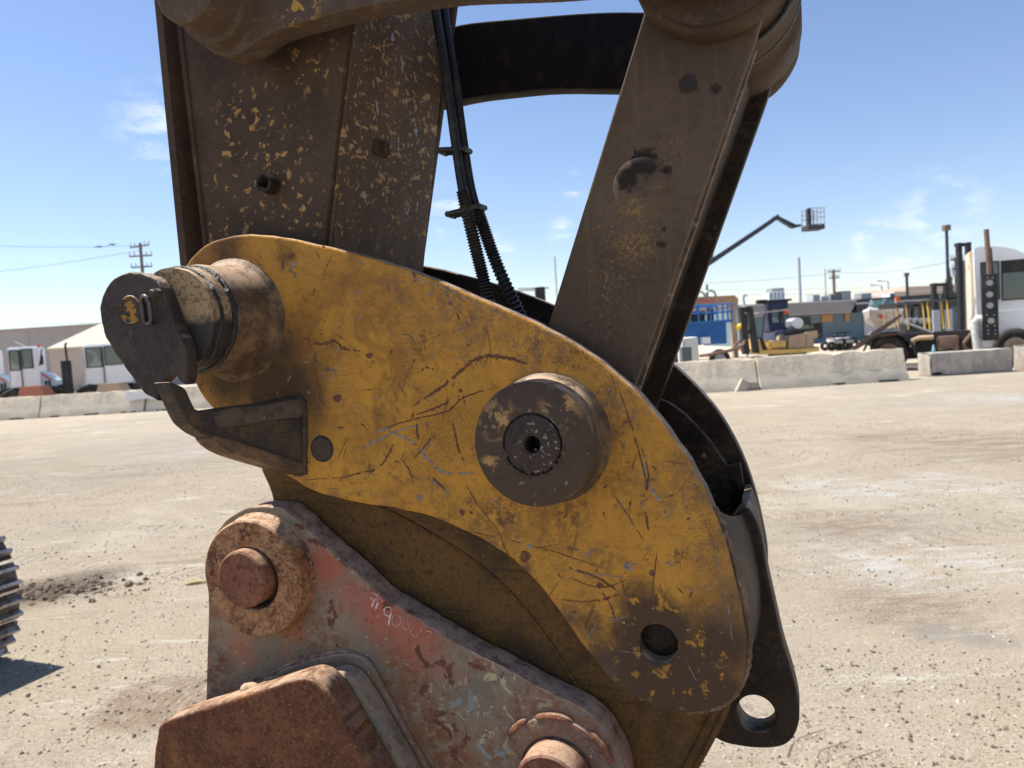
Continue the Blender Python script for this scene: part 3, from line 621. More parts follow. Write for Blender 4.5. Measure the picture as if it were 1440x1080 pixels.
for px, w in [([(425, 474), (450, 484), (470, 480), (485, 490), (507, 494)], 6), ([(583, 569), (620, 545), (650, 520), (668, 506), (690, 501), (720, 505), (742, 512)], 7),
              ([(585, 583), (612, 574), (628, 566), (630, 558)], 4), ([(540, 602), (580, 590), (630, 578), (650, 560), (692, 546)], 3), ([(520, 665), (540, 650), (553, 624)], 4),
              ([(586, 595), (588, 618)], 4), ([(636, 590), (642, 620), (652, 650)], 4), ([(592, 522), (600, 517), (611, 520)], 4), ([(645, 562), (648, 548), (655, 570)], 3),
              ([(480, 672), (512, 664), (530, 660)], 3), ([(582, 646), (600, 624), (608, 612)], 3), ([(608, 672), (628, 690)], 5), ([(655, 680), (672, 710), (700, 745)], 2), ([(870, 545), (885, 590), (900, 640), (912, 690)], 2.5),
              ([(902, 628), (912, 668), (905, 700)], 3), ([(908, 720), (912, 745)], 4), ([(800, 812), (845, 826), (890, 812)], 2), ([(800, 798), (840, 812), (870, 832)], 4), ([(840, 845), (870, 836)], 4),
              ([(822, 885), (832, 860), (836, 850)], 4), ([(846, 832), (858, 850), (868, 880)], 3), ([(780, 842), (820, 846), (850, 842)], 2), ([(440, 500), (448, 540), (460, 572)], 2), ([(895, 835), (905, 842), (898, 850)], 3),
              ([(858, 690), (880, 720), (905, 760)], 2), ([(700, 740), (710, 770), (720, 790)], 2), ([(560, 640), (575, 660), (582, 680)], 2), ([(925, 770), (918, 830), (922, 860)], 2), ([(650, 745), (760, 770), (850, 800)], 1.6)]:
    scr(br, px, w * .72)
for px, w in [([(548, 606), (580, 622), (605, 648), (625, 664), (668, 666)], 5), ([(505, 634), (530, 620), (560, 606), (606, 594)], 3), ([(910, 640), (906, 670), (925, 700), (940, 730)], 4), ([(596, 640), (606, 616)], 3),
              ([(868, 700), (895, 745)], 2), ([(530, 608), (548, 600)], 5), ([(690, 700), (706, 716)], 3), ([(380, 620), (398, 640)], 3), ([(600, 672), (622, 686), (628, 700)], 2.5), ([(780, 800), (900, 815)], 1.4), ([(1000, 760), (1020, 830), (1030, 900)], 1.6), ([(560, 380), (640, 412), (720, 452)], 1.5)]:
    scr(bgm, px, w * .8)
rnd = random.Random(11)
def inside(p, poly):
    c = False; j = len(poly) - 1
    for i in range(len(poly)):
        if (poly[i][1] > p[1]) != (poly[j][1] > p[1]) and p[0] < (poly[j][0] - poly[i][0]) * (p[1] - poly[i][1]) / (poly[j][1] - poly[i][1]) + poly[i][0]: c = not c
        j = i
    return c
for i in range(260):
    for _ in range(20):
        x, y = rnd.uniform(300, 1030), rnd.uniform(340, 960)
        if inside((x, y), PL) and math.hypot(x - 755, y - 618) > 112 and math.hypot(x - 925, y - 905) > 42 and math.hypot(x - 330, y - 450) > 110: break
    else: continue
    a = rnd.choice([rnd.uniform(-.6, .2), rnd.uniform(.6, 1.4), rnd.uniform(-1.4, -.9)]); L_ = rnd.choice([4, 6, 10, 16, 30, 50]) * rnd.uniform(.5, 1.2)
    c_ = rnd.uniform(-.2, .2); pts = [(x + L_ * (t - .5) * math.cos(a + c_ * t), y + L_ * (t - .5) * math.sin(a + c_ * t)) for t in (0, .33, .66, 1)]
    if not all(inside(q, PL) for q in pts) or any(math.hypot(q[0] - 755, q[1] - 618) < 108 for q in pts): continue
    scr(br if rnd.random() < .6 else bgm, pts, rnd.uniform(.5, 1.1) if L_ > 12 else rnd.uniform(1., 2.8), n=-.0006, k=5)
for (x, y, r_) in [(738, 783, 8), (883, 796, 6), (917, 806, 5), (844, 823, 5), (475, 560, 6), (520, 500, 5), (410, 360, 5), (413, 372, 4), (820, 680, 4), (745, 768, 4), (650, 720, 5), (590, 700, 5), (990, 640, 3)]:
    pts = [(x + r_ * (.7 + .5 * rnd.random()) * math.cos(k * .7), y + r_ * (.7 + .5 * rnd.random()) * math.sin(k * .7)) for k in range(9)]
    bq = br if rnd.random() < .7 else bgm; bq.faces.new([bq.verts.new((u, -.0007, v)) for u, v in PP(pts)])
tag(bm_obj('rust_scratch', br, M_scr, coupler, 0), kind='stuff'); tag(bm_obj('bare_scratch', bgm, M_scg, coupler, 0), kind='stuff')

# ================================================================== bucket
bucket = frame_thing('excavator_bucket', (P(560, 900)[0], .25, 0), 'rusty grey and red steel bucket whose pinned ears hang below the yellow coupler', 'bucket')
EAR = [(296, 850), (294, 800), (303, 758), (325, 727), (355, 712), (392, 712), (420, 727), (441, 749), (472, 777), (507, 806), (534, 834), (573, 858), (632, 894), (676, 920), (727, 945), (766, 968), (797, 981), (832, 1002), (862, 1036), (880, 1080), (888, 1130), (890, 1230), (700, 1260), (400, 1260), (293, 1230), (292, 1060), (293, 975)]
ear_pts = rough_poly(smooth(PP(EAR, -.015), 5), .003, 40, 2)
ear = plate('ear', ear_pts, -.023, .036, M_bucket, bucket, bev=.004)
ear.data.materials.append(M_earedge)
for p in ear.data.polygons:
    if abs(p.normal.y) < .6: p.material_index = 1
plate('ear', ear_pts, .534, .585, M_rust, bucket, bev=.004)
cc = P(353, 814, -.065); rc = Rm(353, 814, 82, -.065); rpn = Rm(338, 816, 40, -.09)
lathe('pin_collar', cc, [(-.03, rpn + .006), (-.062, rpn + .006), (-.065, rpn + .009), (-.065, rc - .005), (-.0615, rc - .001), (-.055, rc), (-.03, rc + .001), (-.022, rc + .006), (-.022, rc + .010)], M_collarring, bucket, 96, wob=.01)
lathe('bucket_pin', P(338, 816, -.09), [(-.088, 0), (-.0905, rpn * .5), (-.090, rpn - .005), (-.087, rpn - .001), (-.080, rpn), (-.02, rpn)], M_rustpin, bucket, 64, wob=.01)
lathe('pin_shadow_gap', cc, [(-.034, rpn - .002), (-.034, rpn + .008)], M_grease, bucket, 48)  # black ring standing in for the shade between pin and collar
bp = P(770, 1112, -.085); rp2 = Rm(770, 1112, 49, -.085)
lathe('bucket_pin', bp, [(-.085, 0), (-.085, rp2 - .005), (-.082, rp2 - .001), (-.07, rp2), (-.014, rp2)], M_rustpin, bucket, 64, wob=.01)
lathe('pin_doubler', bp, [(-.0225, rp2 + .04), (-.029, rp2 + .038), (-.030, rp2 + .034), (-.030, rp2 + .006), (-.022, rp2 + .004)], M_bucket, bucket, 72, wob=.02)
bm = bmesh.new()
for a0, a1, rr in ((1.25, 1.95, .0), (2.1, 2.6, .002), (.3, .9, .001)):
    pts = [(bp[0] + (rp2 + .041 + rr) * math.cos(a0 + (a1 - a0) * t / 14), -.026, bp[1] + (rp2 + .041 + rr) * math.sin(a0 + (a1 - a0) * t / 14)) for t in range(15)]
    tube_bm(bm, pts, .004, 8, rad=lambda t: .0055 * (.3 + math.sin(math.pi * t) ** .5) + .0012 * mnoise.noise(Vector((t * 40, 0, 0))))
bm_obj('weld_bead', bm, M_rustpin, bucket)
# doubler, lug and guard plate at the bottom left
DB = [(360, 990), (385, 950), (420, 933), (468, 921), (500, 922), (522, 938), (545, 980), (575, 1035), (610, 1095), (640, 1160), (640, 1250), (330, 1250)]
plate('doubler_plate', smooth(PP(DB, -.036), 5), -.036, -.0225, M_bucket, bucket, bev=.006)
bm = bmesh.new(); wl = smooth(PP(DB[1:10], -.022), 8, False)
tube_bm(bm, [(u + .003 * mnoise.noise(Vector((u * 80, v * 80, 1))), -.026, v + .002) for u, v in wl], .007, 8, rad=lambda t: .0075 + .003 * mnoise.noise(Vector((t * 70, 0, 0))))
bm_obj('weld_bead', bm, M_earedge, bucket)
LG = [(420, 985), (440, 962), (458, 950), (475, 947), (492, 955), (508, 975), (535, 1020), (580, 1100), (620, 1180), (600, 1260), (350, 1260)]
M_lug = mat('lug_tan_grey', (.24, .19, .13), .75, layers=[(NZ(10, .42, .6, 6), (.17, .155, .125)), (K(NZ(50, .5, .6, 6, .7), .7), (.13, .08, .05)), (K(NZ(24, .58, .64, 6), .8), (.30, .17, .12)), (UPDUST_LIT(), DUST_LIT)], bump=bump_metal, spec=.2)
plate('lug', smooth(PP(LG, -.085), 5), -.085, -.0365, M_lug, bucket, bev=.010)
GD = [(214, 1100), (220, 1034), (226, 1018), (240, 1010), (300, 991), (360, 972), (418, 954), (436, 955), (450, 963), (464, 982), (485, 1018), (505, 1055), (530, 1100), (560, 1180), (540, 1260), (220, 1260)]
plate('guard_plate', rough_poly(smooth(PP(GD, -.15), 5), .0015, 50, 5), -.15, -.0852, M_rust, bucket, bev=.007)
bm = bmesh.new(); bmesh.ops.create_icosphere(bm, subdivisions=3, radius=.017, matrix=Matrix.Translation((P(352, 962, -.1)[0], -.1, P(352, 968, -.1)[1])) @ Matrix.Diagonal((1.3, .8, .7, 1)))
for v in bm.verts: v.co += Vector((1, 1, 1)) * .004 * mnoise.noise(v.co * 90)
bm_obj('dirt_lump', bm, mat('tan_dirt', (.42, .31, .2), .95, layers=[(NZ(70, .45, .6), (.3, .2, .12))], bump=[(RAW(200, 4), .002)]), bucket)
# chalk number on the ear
bc, bf = bmesh.new(), bmesh.new()
def ch(bm_, px, w): strip(bm_, PP(px, -.0238), w * PXM, -.0238, jag=.15, k=4)
def z1(x, y): return (500 + x / 10.286, 800 + y / 10.286)
ch(bc, [z1(205, 420), z1(260, 440), z1(330, 455)], 2.2); ch(bc, [z1(270, 450), z1(250, 500), z1(232, 555)], 2.4); ch(bc, [z1(325, 480), z1(305, 540), z1(288, 590)], 3.)
ch(bf, [z1(225, 350), z1(300, 375), z1(400, 480)], 2.); ch(bf, [z1(340, 340), z1(310, 400), z1(275, 450)], 1.6)
ch(bc, [z1(505, 550), z1(440, 560), z1(412, 600), z1(430, 660), z1(480, 685), z1(512, 660), z1(515, 560)], 2.2); ch(bc, [z1(512, 640), z1(488, 740), z1(472, 820)], 2.2)
ch(bf, [z1(600, 665), z1(540, 690), z1(525, 760), z1(570, 825), z1(640, 800), z1(650, 720), z1(600, 665)], 1.6)
ch(bf, [z1(720, 740), z1(680, 770), z1(690, 850), z1(750, 880), z1(770, 820), z1(740, 750)], 1.4)
ch(bf, [z1(840, 870), z1(800, 900), z1(820, 960), z1(880, 975), z1(890, 920)], 1.4); ch(bf, [z1(960, 850), z1(930, 910)], 2.); ch(bf, [z1(1010, 900), z1(1090, 910), z1(1080, 950)], 1.8)
tag(bm_obj('chalk_number', bc, M_chalk, bucket, 0), kind='stuff'); tag(bm_obj('faint_chalk_number', bf, M_chalkfaint, bucket, 0), kind='stuff')
def shell_pts(n):
    top = P(600, 1180, 0)[1]; u0 = P(420, 1200)[0]
    prof = [(u0 - .55, .42), (u0 - .35, top - .12), (u0, top - .04), (u0 + .40, top - .06), (u0 + .62, top - .25), (u0 + .60, .22), (u0 + .38, .06), (u0 - .05, .02), (u0 - .5, .05)]
    return smooth(prof, 4, False)
sp_ = shell_pts(0); plate('shell', band(sp_, -.025), -.30, .80, M_rust, bucket, bev=.004)
poly = sp_[:]
plate('side_wall', poly, -.33, -.3005, M_rust, bucket, bev=.004); plate('side_wall', poly, .8005, .83, M_rust, bucket, bev=.004)

# ================================================================== excavator (arm, links, hoses, track)
exca = frame_thing('excavator', (P(360, 500)[0] - .9, .25, 0), 'dirt caked yellow and brown excavator arm with side link, hoses and one steel crawler track', 'excavator')
def lineext(a, b, y): t = (y - a[1]) / (b[1] - a[1]); return (a[0] + (b[0] - a[0]) * t, y)
TL = lineext((285, 345), (247, 35), -220); TR = lineext((455, 345), (490, 45), -220)
stick = PP([(300, 560), (268, 520), (262, 470), lineext((285, 345), (247, 35), 345), TL, TR, (455, 345), (440, 470), (410, 550), (350, 580)], .05)
plate('arm_side_plate', stick, .05, .07, M_arm, exca, bev=.003)
plate('arm_side_plate', stick, .475, .495, M_arm, exca, bev=.003)
def edgeline(a, b, th, n0, n1, name, m):     # slab following line a-b (px on n=.05), thickness th to the left
    A_, B_ = P(*a, .05), P(*b, .05)
    dx, dy = B_[0] - A_[0], B_[1] - A_[1]; Ln = math.hypot(dx, dy); nx, ny = dy / Ln, -dx / Ln
    if nx > 0: nx, ny = -nx, -ny
    return plate(name, [A_, B_, (B_[0] + nx * th, B_[1] + ny * th), (A_[0] + nx * th, A_[1] + ny * th)], n0, n1, m, exca, bev=.002)
fr = edgeline((455 - 4, 345 + 125), (509, -220), .018, .0705, .4745, 'arm_front_plate', M_armfront)
edgeline((278, 420), lineext((285, 345), (247, 35), -220), .020, .028, .517, 'arm_rear_plate', M_arm)
# weld seam at the rear plate
bm = bmesh.new(); a_, b_ = P(290, 345, .05), P(*lineext((290, 345), (254, 35), -150), .05)
tube_bm(bm, [(a_[0] + (b_[0] - a_[0]) * t / 40, .049, a_[1] + (b_[1] - a_[1]) * t / 40) for t in range(41)], .005, 8, rad=lambda t: .006 + .0015 * mnoise.noise(Vector((t * 90, 0, 0)))); bm_obj('weld_bead', bm, M_arm, exca)
bm = bmesh.new(); a_, b_ = P(456, 350, .05), P(*lineext((455, 345), (490, 45), -150), .05)
tube_bm(bm, [(a_[0] + (b_[0] - a_[0]) * t / 40 + .001, .0665, a_[1] + (b_[1] - a_[1]) * t / 40) for t in range(41)], .004, 8, rad=lambda t: .0045 + .001 * mnoise.noise(Vector((t * 90, 0, 3)))); bm_obj('weld_bead', bm, M_armfront, exca)
hs = P(370, 257, .02); rs_ = Rm(370, 257, 13.5, .02)
lathe('hollow_stub', hs, [(.05, rs_ * .6), (.024, rs_ * .62), (.02, rs_ * .7), (.02, rs_ * .95), (.023, rs_), (.05, rs_ * 1.05)], M_dark, exca, 32)
lathe('stub_bore', hs, [(.045, 0), (.045, rs_ * .65)], M_grease, exca, 24)
# latch on the front face of the arm (px on the face: solve by the face's u)
def onface(px, py):        # point on the arm's front face plane
    d = ray(px, py); t = .5
    lo, hi = .05, .49
    for _ in range(30):
        n = (lo + hi) / 2; u, v = P(px, py, n); A_ = P(455, 345, .05); B_ = P(490, 45, .05)
        uf = A_[0] + (B_[0] - A_[0]) * (v - A_[1]) / (B_[1] - A_[1])
        if u > uf: lo = n
        else: hi = n
    return uf, n, v
uf, nf, vf = onface(533, 208)
m_ = bmesh.new()
def lbox(bm_, c, s): bmesh.ops.create_cube(bm_, size=1, matrix=Matrix.Translation(c) @ Matrix.Diagonal((*s, 1)))
lbox(m_, (uf + .002, nf, vf), (.008, .055, .036)); lbox(m_, (uf + .008, nf + .006, vf), (.014, .012, .03)); lbox(m_, (uf + .008, nf + .022, vf), (.012, .008, .026))
bmesh.ops.bevel(m_, geom=m_.edges[:], offset=.0012, segments=1, affect='EDGES'); bm_obj('latch', m_, M_arm, exca)

# side levers at the top: near one and its far twin
LV = [(283, 58), (300, 74), (318, 79), (339, 73), (360, 58), (380, 46), (410, 35), (443, 26), (492, 13), (559, 1), (640, -10), (774, -16), (900, -26), (960, -20), (1010, -30), (1050, -70), (1040, -130), (1000, -170), (767, -172), (560, -145), (441, -121), (380, -75), (328, -52), (285, -30), (264, 10)]
M_lever = mat('lever_steel', (.10, .067, .045), .66, layers=[(NZ(6, .4, .62, 6), (.085, .062, .046)), (K(NZ(50, .5, .64, 6, .75), .5), (.19, .14, .10)), (AND(SP([(c3(420, 10, -.07), .04, .03)], .06, 20), NZ(40, .55, .58, 5)), (.42, .25, .06)), (UPDUST_LIT(), DUST_LIT)], bump=bump_metal, spec=.14)
lv = smooth(PP(LV, -.07), 5)
plate('side_lever', lv, -.07, -.01, M_lever, exca, bev=.004)
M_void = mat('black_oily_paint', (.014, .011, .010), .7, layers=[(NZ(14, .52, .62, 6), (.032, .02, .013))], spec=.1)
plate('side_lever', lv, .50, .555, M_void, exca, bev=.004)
tc_ = P(258, -23, -.17); rt = Rm(258, -23, 56, -.17)
lathe('lever_pin', tc_, [(-.17, 0), (-.17, rt - .005), (-.167, rt - .001), (-.16, rt), (-.10, rt), (-.098, rt + .012), (-.069, rt + .014)], M_lever, exca, 72, wob=.008)
lathe('lever_pin_end', tc_, [(-.0095, rt), (.049, rt)], M_dark, exca, 48)
# bucket link on the right
LK = [(905, 25), (1062, 45), (1040, 105), (890, 548), (850, 660), (760, 700), (690, 640), (770, 462)]
lk = PP([(925, -40), (1090, -40), (1062, 56), (890, 550), (850, 660), (760, 700), (690, 640), (768, 465), (905, 20)], .05)
plate('link_side_plate', lk, .05, .075, M_link, exca, bev=.004)
plate('link_side_plate', lk, .42, .445, M_dark, exca, bev=.004)
inset = PP([(925, -40), (1060, -40), (1034, 56), (858, 550), (820, 640), (750, 680), (715, 640), (800, 465), (915, 20)], .05)
plate('link_web', inset, .0755, .4195, M_dark, exca, bev=.002)
plate('link_rib', PP([(1054, 60), (1063, 62), (895, 552), (886, 550)], .05), .0775, .090, M_edge, exca, bev=.002)
lb = P(903, 262, .047)
lathe('link_boss', lb, [(.0475, 0), (.047, .040), (.0475, .050), (.0495, .053), (.0505, .055)], M_link, exca, 64, wob=.02)
kc_ = P(1000, -74, -.0); rk = Rm(1000, -74, 122, 0.)
lathe('knuckle', kc_, [(-.005, 0), (-.005, rk * .90), (.003, rk * .905), (.004, rk * .98), (.012, rk), (.040, rk), (.046, rk * .93), (.11, rk * .93), (.117, rk * .99), (.20, rk), (.21, rk * .94), (.29, rk * .95), (.30, rk * 1.0), (.40, rk), (.415, rk * .93), (.425, rk * .97), (.49, rk * .97), (.50, rk * .9), (.50, 0)], M_arm, exca, 96, wob=.01)
bm = bmesh.new()
for nn, rr in ((.114, rk * .985), (.206, rk * .985), (.408, rk * .965)):
    tube_bm(bm, [(kc_[0] + rr * math.cos(a / 48 * 6.283), nn, kc_[1] + rr * math.sin(a / 48 * 6.283)) for a in range(48)], .005, 8, True)
bm_obj('grease_seal', bm, M_grease, exca)
# hydraulic hoses
def HP(px, py, n): u, v = P(px, py, n); return (u, n, v)
hA = smooth([HP(598, -120, .20), HP(612, 10, .20), HP(628, 110, .2), HP(642, 212, .2), HP(652, 275, .2), HP(668, 345, .2), HP(684, 410, .2), HP(704, 500, .2)], 10, False)
hB = smooth([HP(612, -120, .23), HP(624, 10, .23), HP(640, 110, .23), HP(653, 205, .23), HP(664, 270, .23), HP(680, 320, .23), HP(702, 380, .23), HP(742, 470, .23), HP(752, 520, .23)], 10, False)
for nm, h, a0, r_ in (('hydraulic_hose', hA, .55, .0098), ('hydraulic_hose', hB, .58, .0090)):
    bm = bmesh.new(); tube_bm(bm, h, r_, 14); bm_obj(nm, bm, M_hose, exca)
    i0 = int(len(h) * a0); seg = h[i0:]; fine = []
    for i in range(len(seg) - 1):
        for j in range(8): fine.append(tuple(a + (b - a) * j / 8 for a, b in zip(seg[i], seg[i + 1])))
    tot = sum((Vector(fine[i + 1]) - Vector(fine[i])).length for i in range(len(fine) - 1)); nr = tot / .0072
    bm = bmesh.new(); tube_bm(bm, fine, .0125, 16, rad=lambda t: .0128 + .0018 * math.sin(t * nr * 2 * math.pi)); bm_obj('corrugated_sleeve', bm, M_hose, exca, 60)
for (x0, y0, x1, y1) in ((624, 213, 655, 211), (636, 302, 676, 291)):
    bm = bmesh.new(); a_, b_ = Vector(HP(x0, y0, .195)), Vector(HP(x1, y1, .215))
    for s_ in (-.014, .014): tube_bm(bm, [a_ + Vector((0, s_ - .001, 0)), b_ + Vector((0, s_ + .004, 0))], .0058, 6)
    tube_bm(bm, [a_ + Vector((-.004, -.016, 0)), a_ + Vector((-.004, .02, 0))], .0068, 6); tube_bm(bm, [b_ + Vector((.002, -.014, 0)), b_ + Vector((.002, .02, 0))], .006, 6)
    bm_obj('hose_clip', bm, M_hose, exca)
# crawler track: shoes as single parts round a sprocket end
M_track = mat('track_steel', (.13, .105, .09), .45, .3, layers=[(NZ(9, .42, .6), (.08, .055, .04), .7), (K(NZ(40, .55, .65), .7), (.2, .16, .13))], bump=bump_metal, spec=.2)
M_grous = mat('worn_grouser', (.34, .33, .33), .35, .6, layers=[(NZ(14, .5, .66), (.15, .11, .09), .7)], spec=.5)
DT = 1.58; Rt = .44; tcx, tcz = P(32, 830, DT + .02); tcx -= Rt + .026
tn0, tn1 = DT - .62, DT + .02
def shoe_mesh():
    mb = bmesh.new()
    lbox(mb, (0, (tn0 + tn1) / 2, -.012), (.150, tn1 - tn0, .020)); me = bpy.data.meshes.new('shoe'); bm2 = mb
    bm2.to_mesh(me); bm2.free(); me.materials.append(M_track)
    g = bmesh.new()
    for x in (-.04, .04):
        ps = [(x - .016, 0), (x + .016, 0), (x + .009, .032), (x - .009, .032)]
        a = [g.verts.new((p[0], tn0, p[1])) for p in ps]; b = [g.verts.new((p[0], tn1, p[1])) for p in ps]
        g.faces.new(a); g.faces.new(b[::-1])
        for i in range(4): g.faces.new((a[i], a[(i + 1) % 4], b[(i + 1) % 4], b[i]))
    bmesh.ops.recalc_face_normals(g, faces=g.faces)
    m2 = bpy.data.meshes.new('grouser'); g.to_mesh(m2); g.free(); m2.materials.append(M_grous)
    return me, m2
ms, mg = shoe_mesh()
off = OFF[exca.name]
pitch = .158; nshoe = int(math.pi * Rt / pitch); ang = [(-90 + 180 * (i + .5) / nshoe) for i in range(nshoe)]
places = [(tcx + Rt * math.cos(R(a)), tcz + Rt * math.sin(R(a)), R(90 - a)) for a in ang]
for i in range(1, 17):
    places.append((tcx - pitch * (i - .4), tcz + Rt, 0)); places.append((tcx - pitch * (i - .4), tcz - Rt, math.pi))
for (u, v, a) in places:
    o = bpy.data.objects.new('track_shoe', ms); COL.objects.link(o); o.parent = exca; o.location = Vector((u, 0, v)) - off; o.rotation_euler = (0, a, 0)
    q = bpy.data.objects.new('grouser', mg); COL.objects.link(q); q.parent = o
lathe('idler_wheel', (tcx, tcz), [(tn0 + .12, 0), (tn0 + .12, .34), (tn1 - .12, .34), (tn1 - .12, 0)], M_track, exca, 40)
bm = bmesh.new(); lbox(bm, (tcx - 1.4, (tn0 + tn1) / 2, tcz), (2.6, .3, .45)); bm_obj('track_frame', bm, M_track, exca)

# ================================================================== yard behind
def at(px, py, Y):
    d = ray(px, py); k = Y / d.y; p = CAM + d * k; return (p.x, p.z)
def X(px, Y, py=480): return at(px, py, Y)[0]
def Z(px, py, Y): return at(px, py, Y)[1]
FRM = [None]
class Fr:      # a local frame for a vehicle: x along its side, y away from us, z up
    def __init__(s, px0, Y, yaw):
        a = at(px0, 470, Y); s.o = Vector((a[0], Y, 0)); s.e1 = Vector((math.cos(R(yaw)), math.sin(R(yaw)), 0)); s.e2 = Vector((-s.e1.y, s.e1.x, 0)); s.n = s.e2
        s.M = Matrix(((s.e1.x, s.e2.x, 0, s.o.x), (s.e1.y, s.e2.y, 0, s.o.y), (0, 0, 1, 0), (0, 0, 0, 1)))
    def hit(s, px, py):
        d = ray(px, py); k = (s.o - Vector((0, 0, 0))).dot(s.n) / d.dot(s.n); p = Vector((0, 0, CAMH)) + d * k; return p
    def x(s, px, py=470): return (s.hit(px, py) - s.o).dot(s.e1)
    def z(s, px, py): return s.hit(px, py).z
    def __enter__(s): FRM[0] = s.M; return s
    def __exit__(s, *a): FRM[0] = None
_ob = MB.build
def _build(s, name, m, parent=None, sharp=35):
    if FRM[0] is not None: s.bm.transform(FRM[0])
    return _ob(s, name, m, parent, sharp)
MB.build = _build
def simple(nm, c, r=.6, metal=0., **k): return mat(nm, c, r, metal, **k)
grim = lambda c2, s=2: [(K(NZ(s, .45, .7, 6, .7), .6), c2), (K(NZ(s * 9, .55, .7, 6, .7), .5), tuple(x * .6 for x in c2))]
M_conc = mat('barrier_concrete', (.62, .54, .42), .9, layers=[(NZ(1.5, .42, .62, 6, .7), (.52, .455, .355)), (K(STR((0, 0, 0), (5, 5, .7), .5, .7), .5), (.36, .32, .26)), (K(NZ(16, .56, .68, 6), .6), (.3, .26, .22)), (axis_lt(2, .42, .25), (.70, .62, .48))], bump=[(RAW(8, 6, .7), .02)], spec=.15)  # last layer: paler foot, dust plus the sunlit slope put into the colour
M_conc2 = mat('block_concrete', (.48, .435, .375), .9, layers=[(NZ(2.5, .42, .62, 6, .7), (.34, .305, .27)), (K(STR((0, 0, 0), (7, 7, 1), .48, .66), .6), (.26, .235, .205)), (K(NZ(10, .6, .68, 6), .6), (.48, .46, .42))], bump=[(RAW(8, 6, .7), .03)], spec=.15)
M_white = mat('white_cab_paint', (.78, .79, .80), .35, layers=[(K(NZ(1.4, .5, .75, 6), .3), (.55, .53, .5)), (K(NZ(7, .66, .75, 6), .6), (.35, .25, .18))], spec=.5)
M_blk = simple('black_parts', (.018, .018, .020), .5, layers=[(NZ(4, .5, .7), (.04, .036, .032))])
M_tyre = simple('tyre_rubber', (.028, .027, .027), .85, layers=[(NZ(5, .45, .65), (.06, .055, .05))])
M_glass = simple('tinted_glass', (.05, .085, .085), .08, spec=.9, layers=[(NZ(1.2, .5, .6, 2), (.16, .24, .23))])
M_steel = simple('galvanised_steel', (.34, .34, .35), .45, .4)
M_rst2 = simple('brown_rust_steel', (.19, .12, .09), .8, layers=grim((.09, .06, .05), 3))
M_blue = simple('blue_lift_paint', (.02, .135, .38), .45, layers=grim((.03, .09, .22), 2))
M_yel2 = simple('forklift_yellow', (.66, .42, .13), .5, layers=grim((.35, .22, .06), 3))
M_yelb = simple('bright_yellow', (.75, .48, .03), .5)
M_tanm = simple('faded_tan_steel', (.42, .31, .20), .7, layers=grim((.27, .18, .12), 2))
M_orng = simple('orange_lens', (.75, .16, .03), .4)
M_red = simple('red_mark', (.5, .04, .04), .5)
M_grey = simple('grey_plate', (.48, .48, .52), .5)
M_wood = simple('weathered_wood', (.16, .13, .11), .9, layers=grim((.1, .08, .07), 2))
M_wallG = simple('grey_wall', (.33, .31, .31), .9, layers=[(K(NZ(.15, .4, .6), .5), (.29, .27, .27))])
M_tent = simple('cream_roof', (.42, .38, .31), .8)
M_beige = simple('beige_wall', (.44, .38, .34), .9, layers=[(K(NZ(.3, .4, .6), .4), (.36, .31, .28))])
M_mans = simple('grey_mansard_roof', (.20, .20, .225), .8, layers=[(K(NZ(.6, .4, .65), .5), (.28, .27, .29))])
M_dkroof = simple('dark_fascia', (.04, .045, .06), .7)
M_bluew = simple('blue_grey_wall', (.13, .19, .235), .85, layers=[(K(NZ(.4, .45, .6), .5), (.17, .23, .27))])
M_ply = simple('plywood', (.42, .24, .12), .9)
M_ins = mat('crumpled_foil', (.62, .62, .60), .5, layers=[(K(NZ(9, .45, .6, 5), .5), (.4, .4, .39))], bump=[(RAW(12, 5, .7), .05)])

def barrier(x0, x1, y, h, w, m, label, lean=0., dz=0.):
    o = thing('concrete_barrier', ((x0 + x1) / 2, y, 0), label, 'barrier', 'concrete barriers across the yard')
    prof = [(-w / 2, 0), (w / 2, 0), (w / 2, .08), (w * .32, .34), (w * .16, h - .02), (w * .14, h), (-w * .14, h), (-w * .16, h - .02), (-w * .32, .34), (-w / 2, .08)]
    bm = bmesh.new(); N = 40; rings = []
    for i in range(N + 1):
        t = i / N; xx = (t - .5) * (x1 - x0); rg = []
        for (yy, zz) in prof:
            j = .018 * mnoise.noise(Vector((xx * 3 + x0, yy * 8, zz * 6))) + (.05 * min(0, mnoise.noise(Vector((xx * 2.5 + x0, 3, zz * 3)))) if zz > .5 else 0)
            rg.append(bm.verts.new((xx, yy + j + lean * (t - .5), zz + (j if zz > .1 else 0))))
        rings.append(rg)
    for a, b in zip(rings, rings[1:]):
        for k in range(len(prof)): bm.faces.new((a[k], a[(k + 1) % len(prof)], b[(k + 1) % len(prof)], b[k]))
    bm.faces.new(rings[0]); bm.faces.new(rings[-1])
    bm_obj('wall_section', bm, m, o, 50)
    mb = MB()
    for t in (.12, .5, .86):
        xx = x0 + (x1 - x0) * t; mb.box(xx - .25, xx + .25, y - w / 2 - .004, y - w / 2 + .05, 0.004, .05)
    mb.build('forklift_slot', M_blk, o)
    return o
YR = 19.9
barrier(X(900, YR), X(1060, YR, 530) - .02, YR, .81, .72, M_conc, 'low concrete barrier with a broken foot, nearest to the yellow coupler on its right', -.1)
barrier(X(1060, YR, 530) + .02, X(1268, YR, 510), YR - .05, .82, .72, M_conc, 'long concrete barrier in front of the old yellow forklift, chipped at its right end', .15)
YL = 26.3
barrier(X(-160, YL), X(62, YL, 575) - .02, YL, .75, .72, M_conc, 'leftmost concrete barrier in front of the cab with the orange beacon', 0)
barrier(X(62, YL, 575) + .03, X(208, YL, 575), YL, .75, .72, M_conc, 'concrete barrier in front of the black exhaust stack, just right of a cracked joint', 0)
